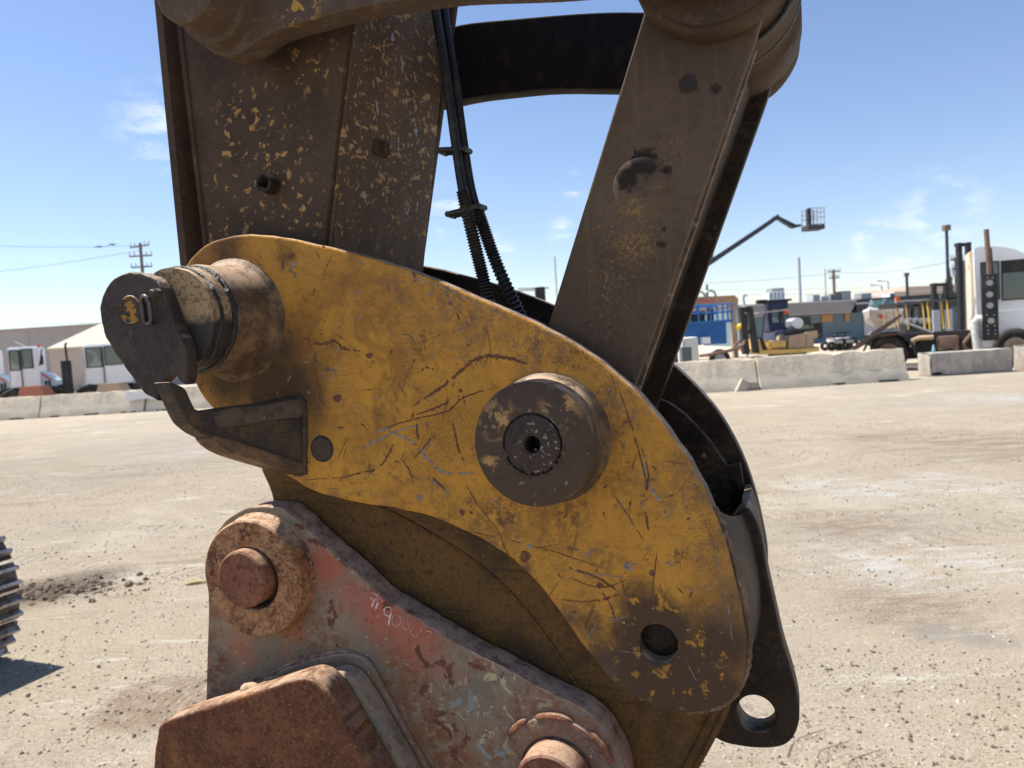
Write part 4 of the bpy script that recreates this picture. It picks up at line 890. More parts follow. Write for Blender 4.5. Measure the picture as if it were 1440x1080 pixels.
barrier(X(212, YL, 575), X(420, YL, 575), YL, .77, .72, M_conc, 'concrete barrier with white paint behind the black keeper plate', 0)
o = thing('paint_patch', (X(190, YL), YL - .32, .45), 'white paint patch brushed on the concrete barrier at left', 'paint')
MB().prism(rough_poly(smooth([(X(178, YL), .42), (X(178, YL), .70), (X(205, YL), .72), (X(222, YL), .66), (X(220, YL), .40), (X(200, YL), .44)], 4), .03, 6), YL - .30, YL - .12).build('paint_coat', simple('white_wash', (.72, .73, .74), .8), o)
# broken piece at the foot of the barrier joint
o = thing('concrete_rubble', (X(1040, YR), YR - .5, 0), 'broken chunk of concrete leaning at the barrier joint', 'rubble')
MB().prism([(X(1026, YR, 545), 0), (X(1045, YR, 545), 0), (X(1046, YR, 545), .2), (X(1036, YR, 545), .32)], YR - .55, YR - .38).build('chunk', M_conc2, o)
MB().box(X(1046, YR, 545), X(1058, YR, 545), YR - .5, YR - .36, .06, .22, .02).build('chunk', M_conc2, o)
# rectangular blocks
def cblock(px0, px1, Y, h, label):
    x0, x1 = X(px0, Y, 510), X(px1, Y, 510)
    o = thing('concrete_block', ((x0 + x1) / 2, Y, 0), label, 'concrete block')
    mb = MB().box(x0, x1, Y - .3, Y + .35, 0, h, .03); bmesh.ops.subdivide_edges(mb.bm, edges=mb.bm.edges[:], cuts=3, use_grid_fill=True)
    for v in mb.bm.verts: v.co += Vector((1, .6, 1)) * .02 * mnoise.noise(v.co * 5)
    mb.build('block', M_conc2, o, 50)
cblock(1300, 1414, 20.7, .62, 'grey stained rectangular concrete block in front of the white yard tractor')
cblock(1437, 1560, 20.7, .66, 'pale concrete block cut off by the right edge, next to the truck wheel')
# bottle on the block
bx, bz = X(1311, 20.6), .62
o = thing('plastic_bottle', (bx, 20.55, .62), 'small blue plastic bottle standing on the grey concrete block', 'bottle')
for nm, c_, prof in (('body', (.25, .50, .56), [(0, .62), (.04, .62), (.042, .74), (.02, .80)]), ('cap', (.55, .7, .72), [(.018, .80), (.018, .84), (0, .84)])):
    bm = bmesh.new(); rg = [[bm.verts.new((r * math.cos(a * .785), r * math.sin(a * .785), z - .62)) for a in range(8)] for r, z in [(max(r, .001), z) for r, z in prof]]
    for a, b in zip(rg, rg[1:]):
        for k in range(8): bm.faces.new((a[k], a[(k + 1) % 8], b[(k + 1) % 8], b[k]))
    bm_obj(nm, bm, simple('bottle_' + nm, c_, .3), o)

def wheel(parent, x, z, y, r, w=.28, hub=M_rst2):
    t = MB().torusy(x, y, z, r - w * .38, w * .38).ydisc(x, z, r * .62, y - w * .3, y + w * .3); wo = t.build('wheel', M_tyre, parent)
    h = MB().ydisc(x, z, r * .52, y - w * .42, y - w * .30).ydisc(x, z, r * .2, y - w * .7, y - w * .42)
    for k in range(8):
        a = k * math.pi / 4; h.ydisc(x + r * .34 * math.cos(a), z + r * .34 * math.sin(a), r * .05, y - w * .52, y - w * .42, 6)
    h.build('hub', hub, wo)
def window(parent, x0, x1, z0, z1, y, fr=.04, fm=M_blk):
    f = MB().box(x0, x1, y - .02, y, z0, z1).build('window', fm, parent)
    MB().box(x0 + fr, x1 - fr, y - .026, y - .0205, z0 + fr, z1 - fr).build('pane', M_glass, f)
    return f

# ---- big white yard tractor at the right
Y = 22.6
yt = thing('yard_tractor', (X(1400, Y), Y + 1, 0), 'white yard tractor with a tall rusty exhaust stack behind the grey block at right', 'truck')
FT = Fr(1373, Y, -26); FT.__enter__(); Y = 0.
x = lambda px, py=460: FT.x(px, py); z = lambda px, py: FT.z(px, py)
cabp = smooth([(x(1373, 400), z(1373, 490)), (x(1370, 380), z(1370, 356)), (x(1373, 350), z(1373, 348)), (x(1400, 350), z(1400, 346.5)), (x(1425, 350), z(1425, 350)), (x(1450, 350), z(1450, 360)), (x(1500, 360), z(1500, 372)), (x(1500, 480), z(1500, 480))], 4, sharp=(0, 7, 6, 1))
MB().prism(cabp, Y, Y + 2.1).build('cab', M_white, yt, 30)
MB().box(x(1400, 460), x(1520, 460), Y - .05, Y - .001, z(1440, 484), z(1440, 437)).build('door_panel', M_white, yt)
MB().box(x(1402, 484), x(1520, 484), Y - .08, Y - .051, z(1440, 489), z(1440, 480)).build('step_rail', M_grey, yt)
window(yt, x(1379, 400), x(1406, 400), z(1390, 422), z(1390, 368), Y - .002)
window(yt, x(1408, 400), x(1480, 400), z(1440, 421), z(1440, 364), Y - .004)
MB().box(x(1409, 380), x(1479, 380), Y - .035, Y - .0305, z(1440, 382), z(1440, 365)).build('sun_visor', M_blk, yt)
MB().box(x(1367, 400), x(1373, 400), Y + .3, Y + 1.9, z(1370, 470), z(1370, 352)).build('rear_wall', simple('cream_rusty_wall', (.62, .55, .42), .7, layers=[(NZ(1.6, .55, .65, 5), (.35, .14, .04))]), yt)
MB().tube((x(1389, 390), Y - .5, z(1389, 392)), (x(1384, 325), Y - .5, z(1384, 325)), .068, 16).build('exhaust_stack', M_rst2, yt)
MB().tube((x(1394, 390), Y - .35, z(1394, 388)), (x(1391, 350), Y - .35, z(1391, 350)), .03, 8).build('air_pipe', M_blk, yt)
gdp = MB().box(x(1378, 430), x(1400, 430), Y - .62, Y - .30, z(1389, 478), z(1389, 387), .02).build('exhaust_guard', M_blk, yt)
for (px, py) in ((1388, 399), (1388, 415), (1388.5, 430), (1390, 451)):
    MB().ydisc(x(px, py), z(px, py), .085, Y - .64, Y - .622, 20).build('guard_opening', M_steel, gdp)
hb = MB()
for (px, py) in ((1384, 443), (1394, 443), (1385, 458), (1395, 458), (1386, 464), (1396, 464), (1386, 469), (1396, 469), (1385, 392), (1392, 392)): hb.ydisc(x(px, py), z(px, py), .022, Y - .635, Y - .621, 8)
hb.build('guard_bolt', M_steel, gdp)
MB().path([(x(1380, 455), Y - .4, z(1380, 449)), (x(1374, 455), Y - .4, z(1374, 448)), (x(1369, 460), Y - .4, z(1369, 454)), (x(1371, 475), Y - .4, z(1371, 472)), (x(1374, 495), Y - .4, z(1374, 496))], .125, 14).build('foil_wrapped_pipe', M_ins, yt)
MB().box(x(1215, 470), x(1400, 470), Y + .2, Y + .4, z(1300, 477), z(1300, 468)).box(x(1215, 470), x(1400, 470), Y + 1.3, Y + 1.5, z(1300, 477), z(1300, 468)).build('chassis_rail', simple('dark_frame_steel', (.07, .055, .048), .8), yt)
MB().box(x(1240, 490), x(1470, 490), Y + .45, Y + 1.2, z(1300, 505), z(1300, 478)).build('drivetrain', M_blk, yt)
MB().box(x(1318, 480), x(1347, 480), Y - .3, Y + .1, z(1335, 491), z(1335, 472), .03).build('fuel_tank', M_rst2, yt)
MB().path([(x(1282, 490), Y - .2, z(1282, 488)), (x(1284, 480), Y - .2, z(1284, 478)), (x(1292, 475), Y - .2, z(1292, 475)), (x(1312, 475), Y - .2, z(1312, 474))], .07, 12).build('air_tank', M_tanm, yt)
MB().tube((x(1353, 482), Y - .2, z(1353, 484)), (x(1366, 470), Y - .2, z(1366, 468)), .05).tube((x(1353, 482), Y - .2, z(1353, 484)), (x(1362, 495), Y - .2, z(1362, 494)), .05).build('side_step', M_rst2, yt)
MB().tube((x(1277, 458), Y + .1, z(1277, 455)), (x(1312, 468), Y + .1, z(1312, 468)), .04).build('hydraulic_line', M_steel, yt)
MB().tube((x(1376, 395), Y + .1, z(1376, 400)), (x(1366, 455), Y + .1, z(1366, 455)), .02).build('hydraulic_line', M_steel, yt)
MB().prism([(x(1195, 490), z(1195, 491)), (x(1212, 480), z(1212, 478)), (x(1232, 470), z(1232, 469)), (x(1262, 470), z(1262, 467)), (x(1262, 472), z(1262, 471)), (x(1234, 472), z(1234, 474)), (x(1206, 491), z(1206, 491))], Y - .1, Y + .3).build('fifth_wheel_ramp', M_rst2, yt)
MB().prism([(x(1222, 445), z(1222, 470)), (x(1267, 445), z(1267, 441)), (x(1270, 445), z(1270, 444)), (x(1230, 470), z(1230, 474))], Y + .4, Y + .7).build('fifth_wheel', M_rst2, yt)
fp = [(x(1250, 495) + r_ * math.cos(R(a)), z(1250, 500) + r_ * math.sin(R(a))) for r_, aa in ((.75, range(0, 181, 15)), (.68, range(180, -1, -15))) for a in aa]
MB().prism(fp, Y - .35, Y + .35).build('fender', M_blk, yt)
zw = .55; wheel(yt, x(1250, 500), .56, Y, .56, .32); wheel(yt, x(1427, 500), .56, Y - .1, .56, .32, simple('worn_hub', (.34, .26, .2), .7, layers=grim((.12, .07, .05), 6))); wheel(yt, x(1250, 500), .56, Y + 1.6, .56, .32); wheel(yt, x(1427, 500), .56, Y + 1.8, .56, .32)
MB().box(x(1268, 520), x(1300, 520), Y - .2, Y - .05, .12, .22).build('side_bar', M_steel, yt)
FT.__exit__()

# ---- masts of forklifts behind
def forklift_mast(name, pxs, ytop, ybot, Y, label, body, plates=False):
    o = thing(name, (X(sum(pxs) / 2, Y), Y + .8, 0), label, 'forklift', 'forklifts parked behind the yard tractor')
    ms_ = [X(p, Y, 440) for p in pxs]; zt = Z(pxs[0], ytop, Y)
    for xx in ms_:
        MB().box(xx - .07, xx + .07, Y, Y + .18, .1, zt).build('mast_rail', M_blk, o)
    m = MB()
    for q in (1, .8, .45): m.box(ms_[0] - .07, ms_[-1] + .07, Y + .185, Y + .25, zt * q - .12, zt * q)
    m.build('mast_crossbar', M_blk, o)
    MB().tube(((ms_[0] + ms_[-1]) / 2, Y + .1, .3), ((ms_[0] + ms_[-1]) / 2, Y + .1, zt * .85), .045).build('lift_cylinder', M_steel, o)
    if plates:
        for xx in ms_: MB().box(xx - .14, xx + .14, Y - .06, Y - .002, Z(pxs[0], 468, Y), Z(pxs[0], 436, Y)).build('fork_upright', M_grey, o)
    w_ = ms_[-1] - ms_[0]
    MB().box(ms_[0] - .1, ms_[-1] + .1, Y + .5, Y + 2.0, .35, 1.0, .06).build('body', M_blk, o)
    for sx in (ms_[0] - .1, ms_[-1] + .1):
        for yy in (Y + .6, Y + 1.9): MB().tube((sx, yy, 1.1), (sx, yy + .15, 2.15), .028).build('guard_post', body, o)
    MB().box(ms_[0] - .2, ms_[-1] + .2, Y + .6, Y + 2.1, 2.15, 2.22).build('overhead_guard', M_blk, o)
    for sx in (ms_[0] - .1, ms_[-1] + .1): wheel(o, sx, .32, Y + .6, .32, .2, M_yel2)
    return o
forklift_mast('forklift', (1316, 1333), 398, 470, 30, 'yellow forklift with a short black mast and two grey fork uprights', M_yel2, True)
t = forklift_mast('forklift', (1353, 1366), 341, 470, 27, 'forklift with the tallest black mast, directly left of the white cab', M_yelb)
forklift_mast('forklift', (1275, 1284), 424, 470, 36, 'forklift under a dark canopy just right of the white boat', M_yel2)
forklift_mast('forklift', (1296, 1304), 426, 470, 37, 'forklift half hidden between the canopied forklift and the grey fork uprights', M_yel2)
o = thing('canopy_frame', (X(1285, 38), 38, 0), 'dark low canopy over the row of yellow forklifts beside the boat', 'canopy')
MB().box(X(1264, 38), X(1312, 38), 37.2, 40, Z(1290, 432, 38), Z(1290, 424, 38)).build('roof', M_blk, o)
for px in (1266, 1288, 1310): MB().box(X(px, 38, 450) - .08, X(px, 38, 450) + .08, 37.3, 37.45, 0, Z(1290, 432, 38)).build('post', M_blk, o)
Yc = 25; zb = Z(1265, 422, 37)
o = thing('warning_beacon', (X(1269, 37), 37.5, Z(1269, 424, 38) + .0), 'orange beacon standing on the dark canopy right of the boat', 'beacon')
MB().box(X(1267, 37), X(1272, 37), 37.3, 37.5, Z(1269, 424, 38) + .002, Z(1269, 417, 37), .03).build('lens', M_orng, o)
o = thing('pipe_rack', (X(1290, 34), 34, 0), 'pale grey cylinders lying in a row below the yellow forklifts', 'cylinder')
for k, px in enumerate((1275, 1284, 1293, 1302)): MB().tube((X(px, 34), 34, Z(px, 452, 34)), (X(px + 9, 34), 34.2, Z(px + 9, 451, 34)), .14, 12).build('cylinder', M_steel, o)
MB().box(X(1272, 34), X(1312, 34), 33.8, 34.4, 0, Z(1290, 456, 34)).build('base', M_blk, o)

# ---- boat on trailer
Y = 45; bo = thing('motor_boat', (X(1236, Y), Y, 0), 'white and grey motor boat on a trailer with red marks on its bow', 'boat')
hb_ = Vector((-.68, -.733, 0)); sb = Vector((.733, -.68, 0)); c0 = Vector((X(1240, Y), Y, 0))
zk, zd = Z(1240, 463, Y), Z(1240, 437, Y)
def bpt(l, s, h): p = c0 + hb_ * l + sb * s; return Vector((p.x, p.y, h))
secs = []
for l, w, k_ in ((-2.8, 1.05, 0), (-1.5, 1.12, 0), (0, 1.12, .02), (1.2, .98, .12), (2.1, .68, .32), (2.7, .34, .6), (3.05, .03, .85)):
    l *= .62; w *= .8
    kz = zk + (zd - zk) * k_ * .8; secs.append([(l, 0, kz), (l, w * .78, kz + (zd - zk) * .32 * (1 - k_)), (l, w, zd - .05 + .12 * k_), (l, w * .96, zd + .05 + .12 * k_), (l, 0, zd + .12 + .12 * k_)])
def hullmesh(i0, i1, nm, m):
    bm = bmesh.new()
    for sg in (-1, 1):
        g_ = [[bm.verts.new(bpt(a[0], a[1] * sg, a[2]) - bo.location) for a in s_[i0:i1]] for s_ in secs]
        for a, b in zip(g_, g_[1:]):
            for k in range(len(a) - 1): bm.faces.new((a[k], a[k + 1], b[k + 1], b[k]))
        bm.faces.new(g_[0])
    return bm_obj(nm, bm, m, bo, 30)
hullmesh(0, 3, 'hull', simple('grey_hull', (.36, .33, .30), .35)); hullmesh(2, 5, 'deck', simple('white_deck', (.82, .82, .80), .35))
ws = MB(); 
for sg in (-1, 1):
    q = [bpt(-.3, sg * .72, zd + .1), bpt(.85, sg * .42, zd + .12), bpt(.55, sg * .38, zd + .62), bpt(-.4, sg * .66, zd + .62)]
    bm = bmesh.new(); a = [bm.verts.new(p - bo.location) for p in q]; b = [bm.verts.new(p - bo.location + sb * .02) for p in q]; bm.faces.new(a); bm.faces.new(b)
    for k in range(4): bm.faces.new((a[k], a[(k + 1) % 4], b[(k + 1) % 4], b[k]))
    bm_obj('windshield', bm, M_glass, bo)
q = [bpt(.85, -.42, zd + .12), bpt(.85, .42, zd + .12), bpt(.55, .38, zd + .62), bpt(.55, -.38, zd + .62)]
bm = bmesh.new(); a = [bm.verts.new(p - bo.location) for p in q]; b = [bm.verts.new(p - bo.location + hb_ * .02) for p in q]; bm.faces.new(a); bm.faces.new(b)
for k in range(4): bm.faces.new((a[k], a[(k + 1) % 4], b[(k + 1) % 4], b[k]))
bm_obj('windshield', bm, M_glass, bo)
m = MB()
for l, s in ((.85, -.42), (.85, .42), (-.3, -.72), (-.3, .72)): m.tube(bpt(l, s, zd + .1), bpt(l - .4, s * .9, zd + .65), .025)
m.build('windshield_frame', M_white, bo)
m = MB()
for k in range(2):
    a_, b_ = bpt(1.45 + .12 * k, .42 - .1 * k, zd - .30), bpt(1.2 + .12 * k, .52 - .1 * k, zd - .42); a_ += sb * .08; b_ += sb * .08; m.tube(a_, b_, .06, 6)
m.build('bow_mark', M_red, bo)
tr = thing('boat_trailer', (X(1236, Y), Y, 0), 'galvanised trailer under the white and grey boat', 'trailer')
m = MB()
for s in (-.6, .6): m.tube(bpt(-1.8, s, zk - .12), bpt(1.8, s * .3, zk - .12), .06)
m.tube(bpt(1.8, 0, zk - .12), bpt(2.4, 0, zk - .3), .06).build('frame', M_steel, tr)
for s in (-.75, .75):
    p = bpt(-.6, s, .3); MB().torusy(p.x, p.y, .3, .22, .09).ydisc(p.x, .3, .15, p.y - .05, p.y + .05).build('wheel', M_tyre, tr)

# ---- quad bikes
Y = 43
for i, (px, lab) in enumerate(((1176, 'grey and white quad bike parked left in the pair beside the boat'), (1187, 'dark quad bike standing nearest to the bow of the boat'))):
    o = thing('quad_bike', (X(px, Y), Y, 0), lab, 'quad bike', 'quad bikes by the boat'); xx = X(px, Y, 465); zz = Z(px, 474, Y)
    zz = 0
    for sx in (-.42, .42): MB().torusy(xx + sx, Y - .3, .28, .18, .10).build('wheel', M_tyre, o); MB().torusy(xx + sx * .8, Y + .8, .28, .18, .10).build('wheel', M_tyre, o)
    MB().box(xx - .22, xx + .22, Y - .4, Y + .9, .45, .72, .08).build('body', M_white if i == 0 else M_grey, o)
    MB().box(xx - .5, xx + .5, Y - .45, Y - .05, .60, .70, .04).build('front_fender', M_grey if i == 0 else M_blk, o)
    MB().tube((xx - .36, Y - .1, 1.0), (xx + .36, Y - .1, 1.0), .035).tube((xx, Y - .2, .7), (xx, Y - .1, 1.0), .04).build('handlebar', M_blk, o)
    MB().box(xx - .3, xx + .3, Y - .5, Y - .46, .42, .58).build('front_rack', M_steel, o)
    MB().box(xx - .16, xx + .16, Y + .1, Y + .8, .725, .84, .05).build('saddle', M_blk, o)

# ---- old forklift carcass in front
Y = 23.5
x = lambda px, py=480: X(px, Y, py); z = lambda px, py: Z(px, py, Y)
o = thing('old_forklift', (x(1100), Y + .6, 0), 'old yellow forklift with a faded tan rear and black tilted mast behind the barrier', 'forklift')
MB().prism([(x(1048), z(1048, 490)), (x(1066), z(1066, 499)), (x(1150), z(1150, 494)), (x(1150), z(1150, 489)), (x(1072), z(1072, 493))], Y - .1, Y + 1.2).build('chassis', M_yel2, o)
MB().prism([(x(1057), z(1057, 491)), (x(1061), z(1061, 476)), (x(1067), z(1067, 476)), (x(1071), z(1071, 492))], Y - .05, Y + 1.1).build('cowl', M_yel2, o)
MB().prism([(x(1066), z(1066, 474)), (x(1074), z(1074, 475)), (x(1081), z(1081, 492)), (x(1072), z(1072, 492))], Y + .1, Y + .9).build('dashboard', M_blk, o)
MB().box(x(1083), x(1106), Y + .02, Y + 1.1, z(1095, 490), z(1095, 479), .04).build('seat_deck', M_yel2, o)
MB().prism([(x(1108), z(1108, 490)), (x(1111), z(1111, 472)), (x(1133), z(1133, 468)), (x(1134), z(1134, 489))], Y, Y + 1.15).build('engine_cover', M_tanm, o)
MB().prism([(x(1134), z(1134, 495)), (x(1134), z(1134, 467)), (x(1150), z(1150, 465)), (x(1150), z(1150, 474)), (x(1143), z(1143, 476)), (x(1144), z(1144, 487)), (x(1151), z(1151, 488)), (x(1151), z(1151, 494))], Y - .02, Y + 1.15).build('counterweight', M_tanm, o)
MB().prism([(x(1110), z(1110, 471)), (x(1114), z(1114, 464)), (x(1150), z(1150, 461)), (x(1151), z(1151, 465)), (x(1130), z(1130, 467))], Y + .1, Y + 1.0).build('rear_cover', M_blk, o)
MB().torusy(x(1128), Y + .5, z(1128, 454), .09, .08).ydisc(x(1128), z(1128, 454), .17, Y + .3, Y + .9, 20).build('gas_tank', simple('white_tank', (.6, .62, .66), .3, .3), o)
for (a_, b_, c_, d_) in ((1034, 433, 1038, 498), (1046, 432, 1052, 496)):
    MB().prism([(x(a_), z(a_, b_)), (x(a_ + 6), z(a_ + 6, b_)), (x(c_ + 7), z(c_ + 7, d_)), (x(c_), z(c_, d_))], Y - .6, Y - .3).build('mast_rail', M_blk, o)
MB().box(x(1034), x(1052), Y - .55, Y - .35, z(1043, 440), z(1043, 433)).box(x(1038), x(1056), Y - .55, Y - .35, z(1043, 470), z(1043, 464)).build('mast_crossbar', M_blk, o)
MB().tube((x(1044), Y - .5, z(1044, 495)), (x(1042), Y - .5, z(1042, 442)), .06).build('lift_cylinder', M_blk, o)
MB().tube((x(1030), Y - .6, z(1030, 462)), (x(1036), Y - .5, z(1036, 458)), .07, 12).build('work_light', M_yelb, o)
MB().path([(x(975), Y - 1.4, z(975, 499)), (x(1020), Y - .9, z(1020, 491)), (x(1034), Y - .7, z(1034, 486)), (x(1040), Y - .6, z(1040, 478))], .045, 8).build('fork', M_rst2, o)
MB().path([(x(985), Y + .2, z(985, 501)), (x(1030), Y + .2, z(1030, 493)), (x(1043), Y + .1, z(1043, 478))], .045, 8).build('fork', M_rst2, o)
MB().tube((x(1075), Y + .2, z(1075, 476)), (x(1080), Y + .2, z(1080, 440)), .022).tube((x(1066), Y + .8, z(1066, 474)), (x(1070), Y + .8, z(1070, 442)), .022).tube((x(1110), Y + .3, z(1110, 470)), (x(1106), Y + .3, z(1106, 436)), .03).build('guard_post', M_blk, o)
MB().prism([(x(1068), z(1068, 439)), (x(1112), z(1112, 434)), (x(1112), z(1112, 436)), (x(1068), z(1068, 441))], Y, Y + 1.1).build('overhead_guard', M_steel, o)
for px, r_ in ((1064, .36), (1138, .3)): wheel(o, x(px), r_, Y + .05, r_, .24)
MB().box(x(1108), x(1115), Y + .2, Y + .4, z(1110, 441), z(1110, 434), .03).build('beacon', M_orng, o)

# ---- blue scissor lift
Y = 30
x = lambda px, py=470: X(px, Y, py); z = lambda px, py: Z(px, py, Y)
o = thing('scissor_lift', (x(1000), Y + 1, 0), 'blue scissor lift with railings standing left of the old forklift', 'lift')
MB().box(x(940), x(1022), Y, Y + 2, z(990, 485), z(990, 452), .03).build('chassis', M_blue, o)
sl = MB()
for k in range(4): sl.box(x(982), x(1021), Y - .03, Y - .002, z(1000, 459 + k * 6), z(1000, 456.5 + k * 6))
sl.build('side_rib', M_blue, o)
MB().box(x(940), x(1030), Y - .1, Y + 2.1, z(990, 455.5), z(990, 451.5)).build('platform', M_blue, o)
for px in (960, 983, 1000, 1017, 1024, 1030): MB().tube((x(px), Y - .08, z(px, 453)), (x(px), Y - .08, z(px, 428)), .035, 6).build('rail_post', M_blue, o)
for px in (960, 983, 1000, 1017, 1030): MB().tube((x(px), Y + 2.05, z(px, 453)), (x(px), Y + 2.05, z(px, 428)), .035, 6).build('rail_post', M_blue, o)
for py in (429, 440):
    for yy in (Y - .08, Y + 2.05): MB().tube((x(955), yy, z(955, py + 2)), (x(1031), yy, z(1031, py - 2)), .035, 6).build('guard_rail', M_blue, o)
MB().box(x(975), x(995), Y + .2, Y + .9, z(985, 452), z(985, 437), .03).box(x(1001), x(1008), Y + .3, Y + .7, z(1005, 451), z(1005, 433), .02).build('control_box', M_blk, o)
MB().box(x(984), x(996), Y - .3, Y - .01, z(990, 484), z(990, 474), .02).build('battery_box', M_white, o)
wheel(o, x(1009), .42, Y - .15, .42, .2, M_steel); wheel(o, x(960), .42, Y - .15, .42, .2, M_steel)
# tan crane jib behind it
Y = 42
o = thing('crane_jib', (X(1010, Y), Y, 0), 'tan crane jib resting above the blue scissor lift', 'crane')
MB().prism([(X(930, Y), Z(930, 433, Y)), (X(930, Y), Z(930, 420, Y)), (X(1036, Y), Z(1036, 415, Y)), (X(1041, Y), Z(1041, 420, Y)), (X(1040, Y), Z(1040, 430, Y)), (X(1034, Y), Z(1034, 428, Y))], Y, Y + 1).build('jib', simple('tan_jib', (.38, .25, .15), .7, layers=grim((.28, .18, .12), 1)), o)
MB().box(X(985, Y), X(1008, Y), Y - .03, Y - .002, Z(996, 426, Y), Z(996, 421, Y)).build('red_plate', simple('faded_red', (.45, .15, .12), .7), o)
MB().torusy(X(988, Y), Y + .2, Z(988, 417, Y), .28, .06).torusy(X(1003, Y), Y + .2, Z(1003, 416, Y), .3, .06).build('sheave', M_steel, o)
MB().box(X(925, Y), X(945, Y), Y + .1, Y + 1.2, 0, Z(935, 425, Y)).build('support', M_tanm, o)
MB().box(X(1034, Y), X(1040, Y), Y + .3, Y + .8, 0, Z(1036, 428, Y)).build('support', M_tanm, o)
o = thing('white_tank', (X(972, 27), 27, 0), 'white plastic tank at the foot of the blue scissor lift', 'tank')
MB().box(X(955, 27), X(979, 27), 26.6, 27.4, 0, Z(970, 474, 27), .12).build('tank_body', simple('milky_plastic', (.66, .66, .6), .5), o)
o = thing('waste_bin', (X(963, 24), 24, 0), 'dark grey bin in front of the white plastic tank', 'bin')
MB().prism([(X(957, 24), 0), (X(969, 24), 0), (X(970, 24), Z(965, 488, 24)), (X(956, 24), Z(965, 488, 24))], 23.8, 24.2).build('bin_body', simple('dark_grey_bin', (.10, .12, .13), .6), o)
# ---- blue and black tractor behind the old forklift
Y = 34
x = lambda px, py=460: X(px, Y, py); z = lambda px, py: Z(px, py, Y)
o = thing('wheel_loader', (x(1095), Y + 1, 0), 'blue cab loader with dark lights on top behind the old yellow forklift', 'tractor')
cb_ = MB().box(x(1082), x(1110), Y, Y + .7, z(1095, 465), z(1095, 424), .05).build('cab', simple('blue_grey_cab', (.03, .04, .09), .5), o)
window(o, x(1085), x(1096), z(1090, 455), z(1090, 433), Y - .002); window(o, x(1098), x(1108), z(1102, 455), z(1102, 433), Y - .002)
MB().box(x(1080), x(1114), Y - .1, Y + .8, z(1095, 424), z(1095, 421)).build('roof', M_blk, o)
MB().box(x(1069), x(1082), Y + .1, Y + .5, z(1075, 427), z(1075, 421), .03).build('light_bar', M_blk, o)
MB().box(x(1084), x(1116), Y - .6, Y + 1.2, z(1100, 478), z(1100, 464), .08).build('body', simple('dark_blue_body', (.05, .06, .13), .5), o)
wheel(o, x(1088), .5, Y - .5, .5, .3); wheel(o, x(1112), .5, Y - .5, .5, .3)
MB().box(x(1138), x(1155), Y - .2, Y + 1.2, z(1147, 476), z(1147, 453), .1).build('tyre_stack', M_tyre, o)
o = thing('weed_bush', (x(1091), 31, 0), 'green weed bush growing behind the old yellow forklift', 'bush')
bm = bmesh.new(); rnd = random.Random(2)
for i in range(500):
    p = Vector((rnd.gauss(0, .22), rnd.gauss(0, .2), abs(rnd.gauss(.85, .35)))); n_ = Vector((rnd.gauss(0, 1), rnd.gauss(0, 1), rnd.gauss(0, 1))).normalized(); t_ = n_.orthogonal().normalized() * .07
    bm.faces.new([bm.verts.new(p + t_), bm.verts.new(p + n_.cross(t_) * .5), bm.verts.new(p - t_)])
bm_obj('foliage', bm, simple('weed_green', (.09, .17, .035), .7, layers=[(NZ(6, .4, .6), (.16, .25, .05))]), o, 0)

# ---- boom lift against the sky
Y = 40
x = lambda px, py=350: X(px, Y, py); z = lambda px, py: Z(px, py, Y)
o = thing('boom_lift', (x(905), Y, 0), 'dark articulated boom lift raising an empty basket against the sky', 'boom lift')
MB().prism([(x(900), z(900, 437)), (x(900), z(900, 428)), (x(1064, 320), z(1064, 322)), (x(1095, 302), z(1095, 301)), (x(1097, 306), z(1097, 306)), (x(1073, 322), z(1073, 323))], Y, Y + .45).build('main_boom', M_dkroof, o)
MB().prism([(x(1093, 302), z(1093, 302)), (x(1097, 302), z(1097, 300.5)), (x(1125, 315), z(1125, 314)), (x(1123, 317), z(1123, 318.5)), (x(1119, 318), z(1119, 318))], Y + .46, Y + .8).build('jib_boom', M_dkroof, o)
MB().prism([(x(1122, 314), z(1122, 314)), (x(1131, 314), z(1131, 313.5)), (x(1131, 317), z(1131, 316.5)), (x(1122, 317), z(1122, 318.5))], Y + .4, Y + .6).build('wrist', M_blk, o)
bx0, bx1 = x(1136, 315), x(1160, 312)
bsk = MB().box(bx0, bx1, Y, Y + .9, z(1148, 322), z(1148, 315)).build('basket_floor', M_dkroof, o)
for px in (1137, 1143, 1149, 1154, 1159): [MB().tube((x(px, 305), q, z(px, 318)), (x(px, 295), q, z(px, 292.5)), .022, 6).build('rail_post', M_steel, o) for q in (Y, Y + .9)]
for py in (292.5, 299, 305.5):
    for yy in (Y, Y + .9): MB().tube((x(1136, py), yy, z(1136, py + .3)), (x(1160, py), yy, z(1160, py - .7)), .022, 6).build('basket_rail', M_steel, o)
MB().box(x(1136, 305), x(1140, 305), Y - .1, Y + .3, z(1138, 316), z(1138, 293), .03).build('control_box', M_blk, o)
MB().box(x(870), x(930), Y - .6, Y + 1.4, .5, z(900, 432), .05).build('turntable', simple('lift_green', (.03, .22, .14), .5), o)
wheel(o, x(880), .45, Y - .6, .45, .3); wheel(o, x(925), .45, Y - .6, .45, .3)
MB().tube((x(1002, 362), Y + .2, z(1002, 366)), (x(1004, 345), Y + .2, z(1006, 346)), .06, 6).build('boom_bracket', simple('bracket_green', (.03, .25, .12), .5), o)

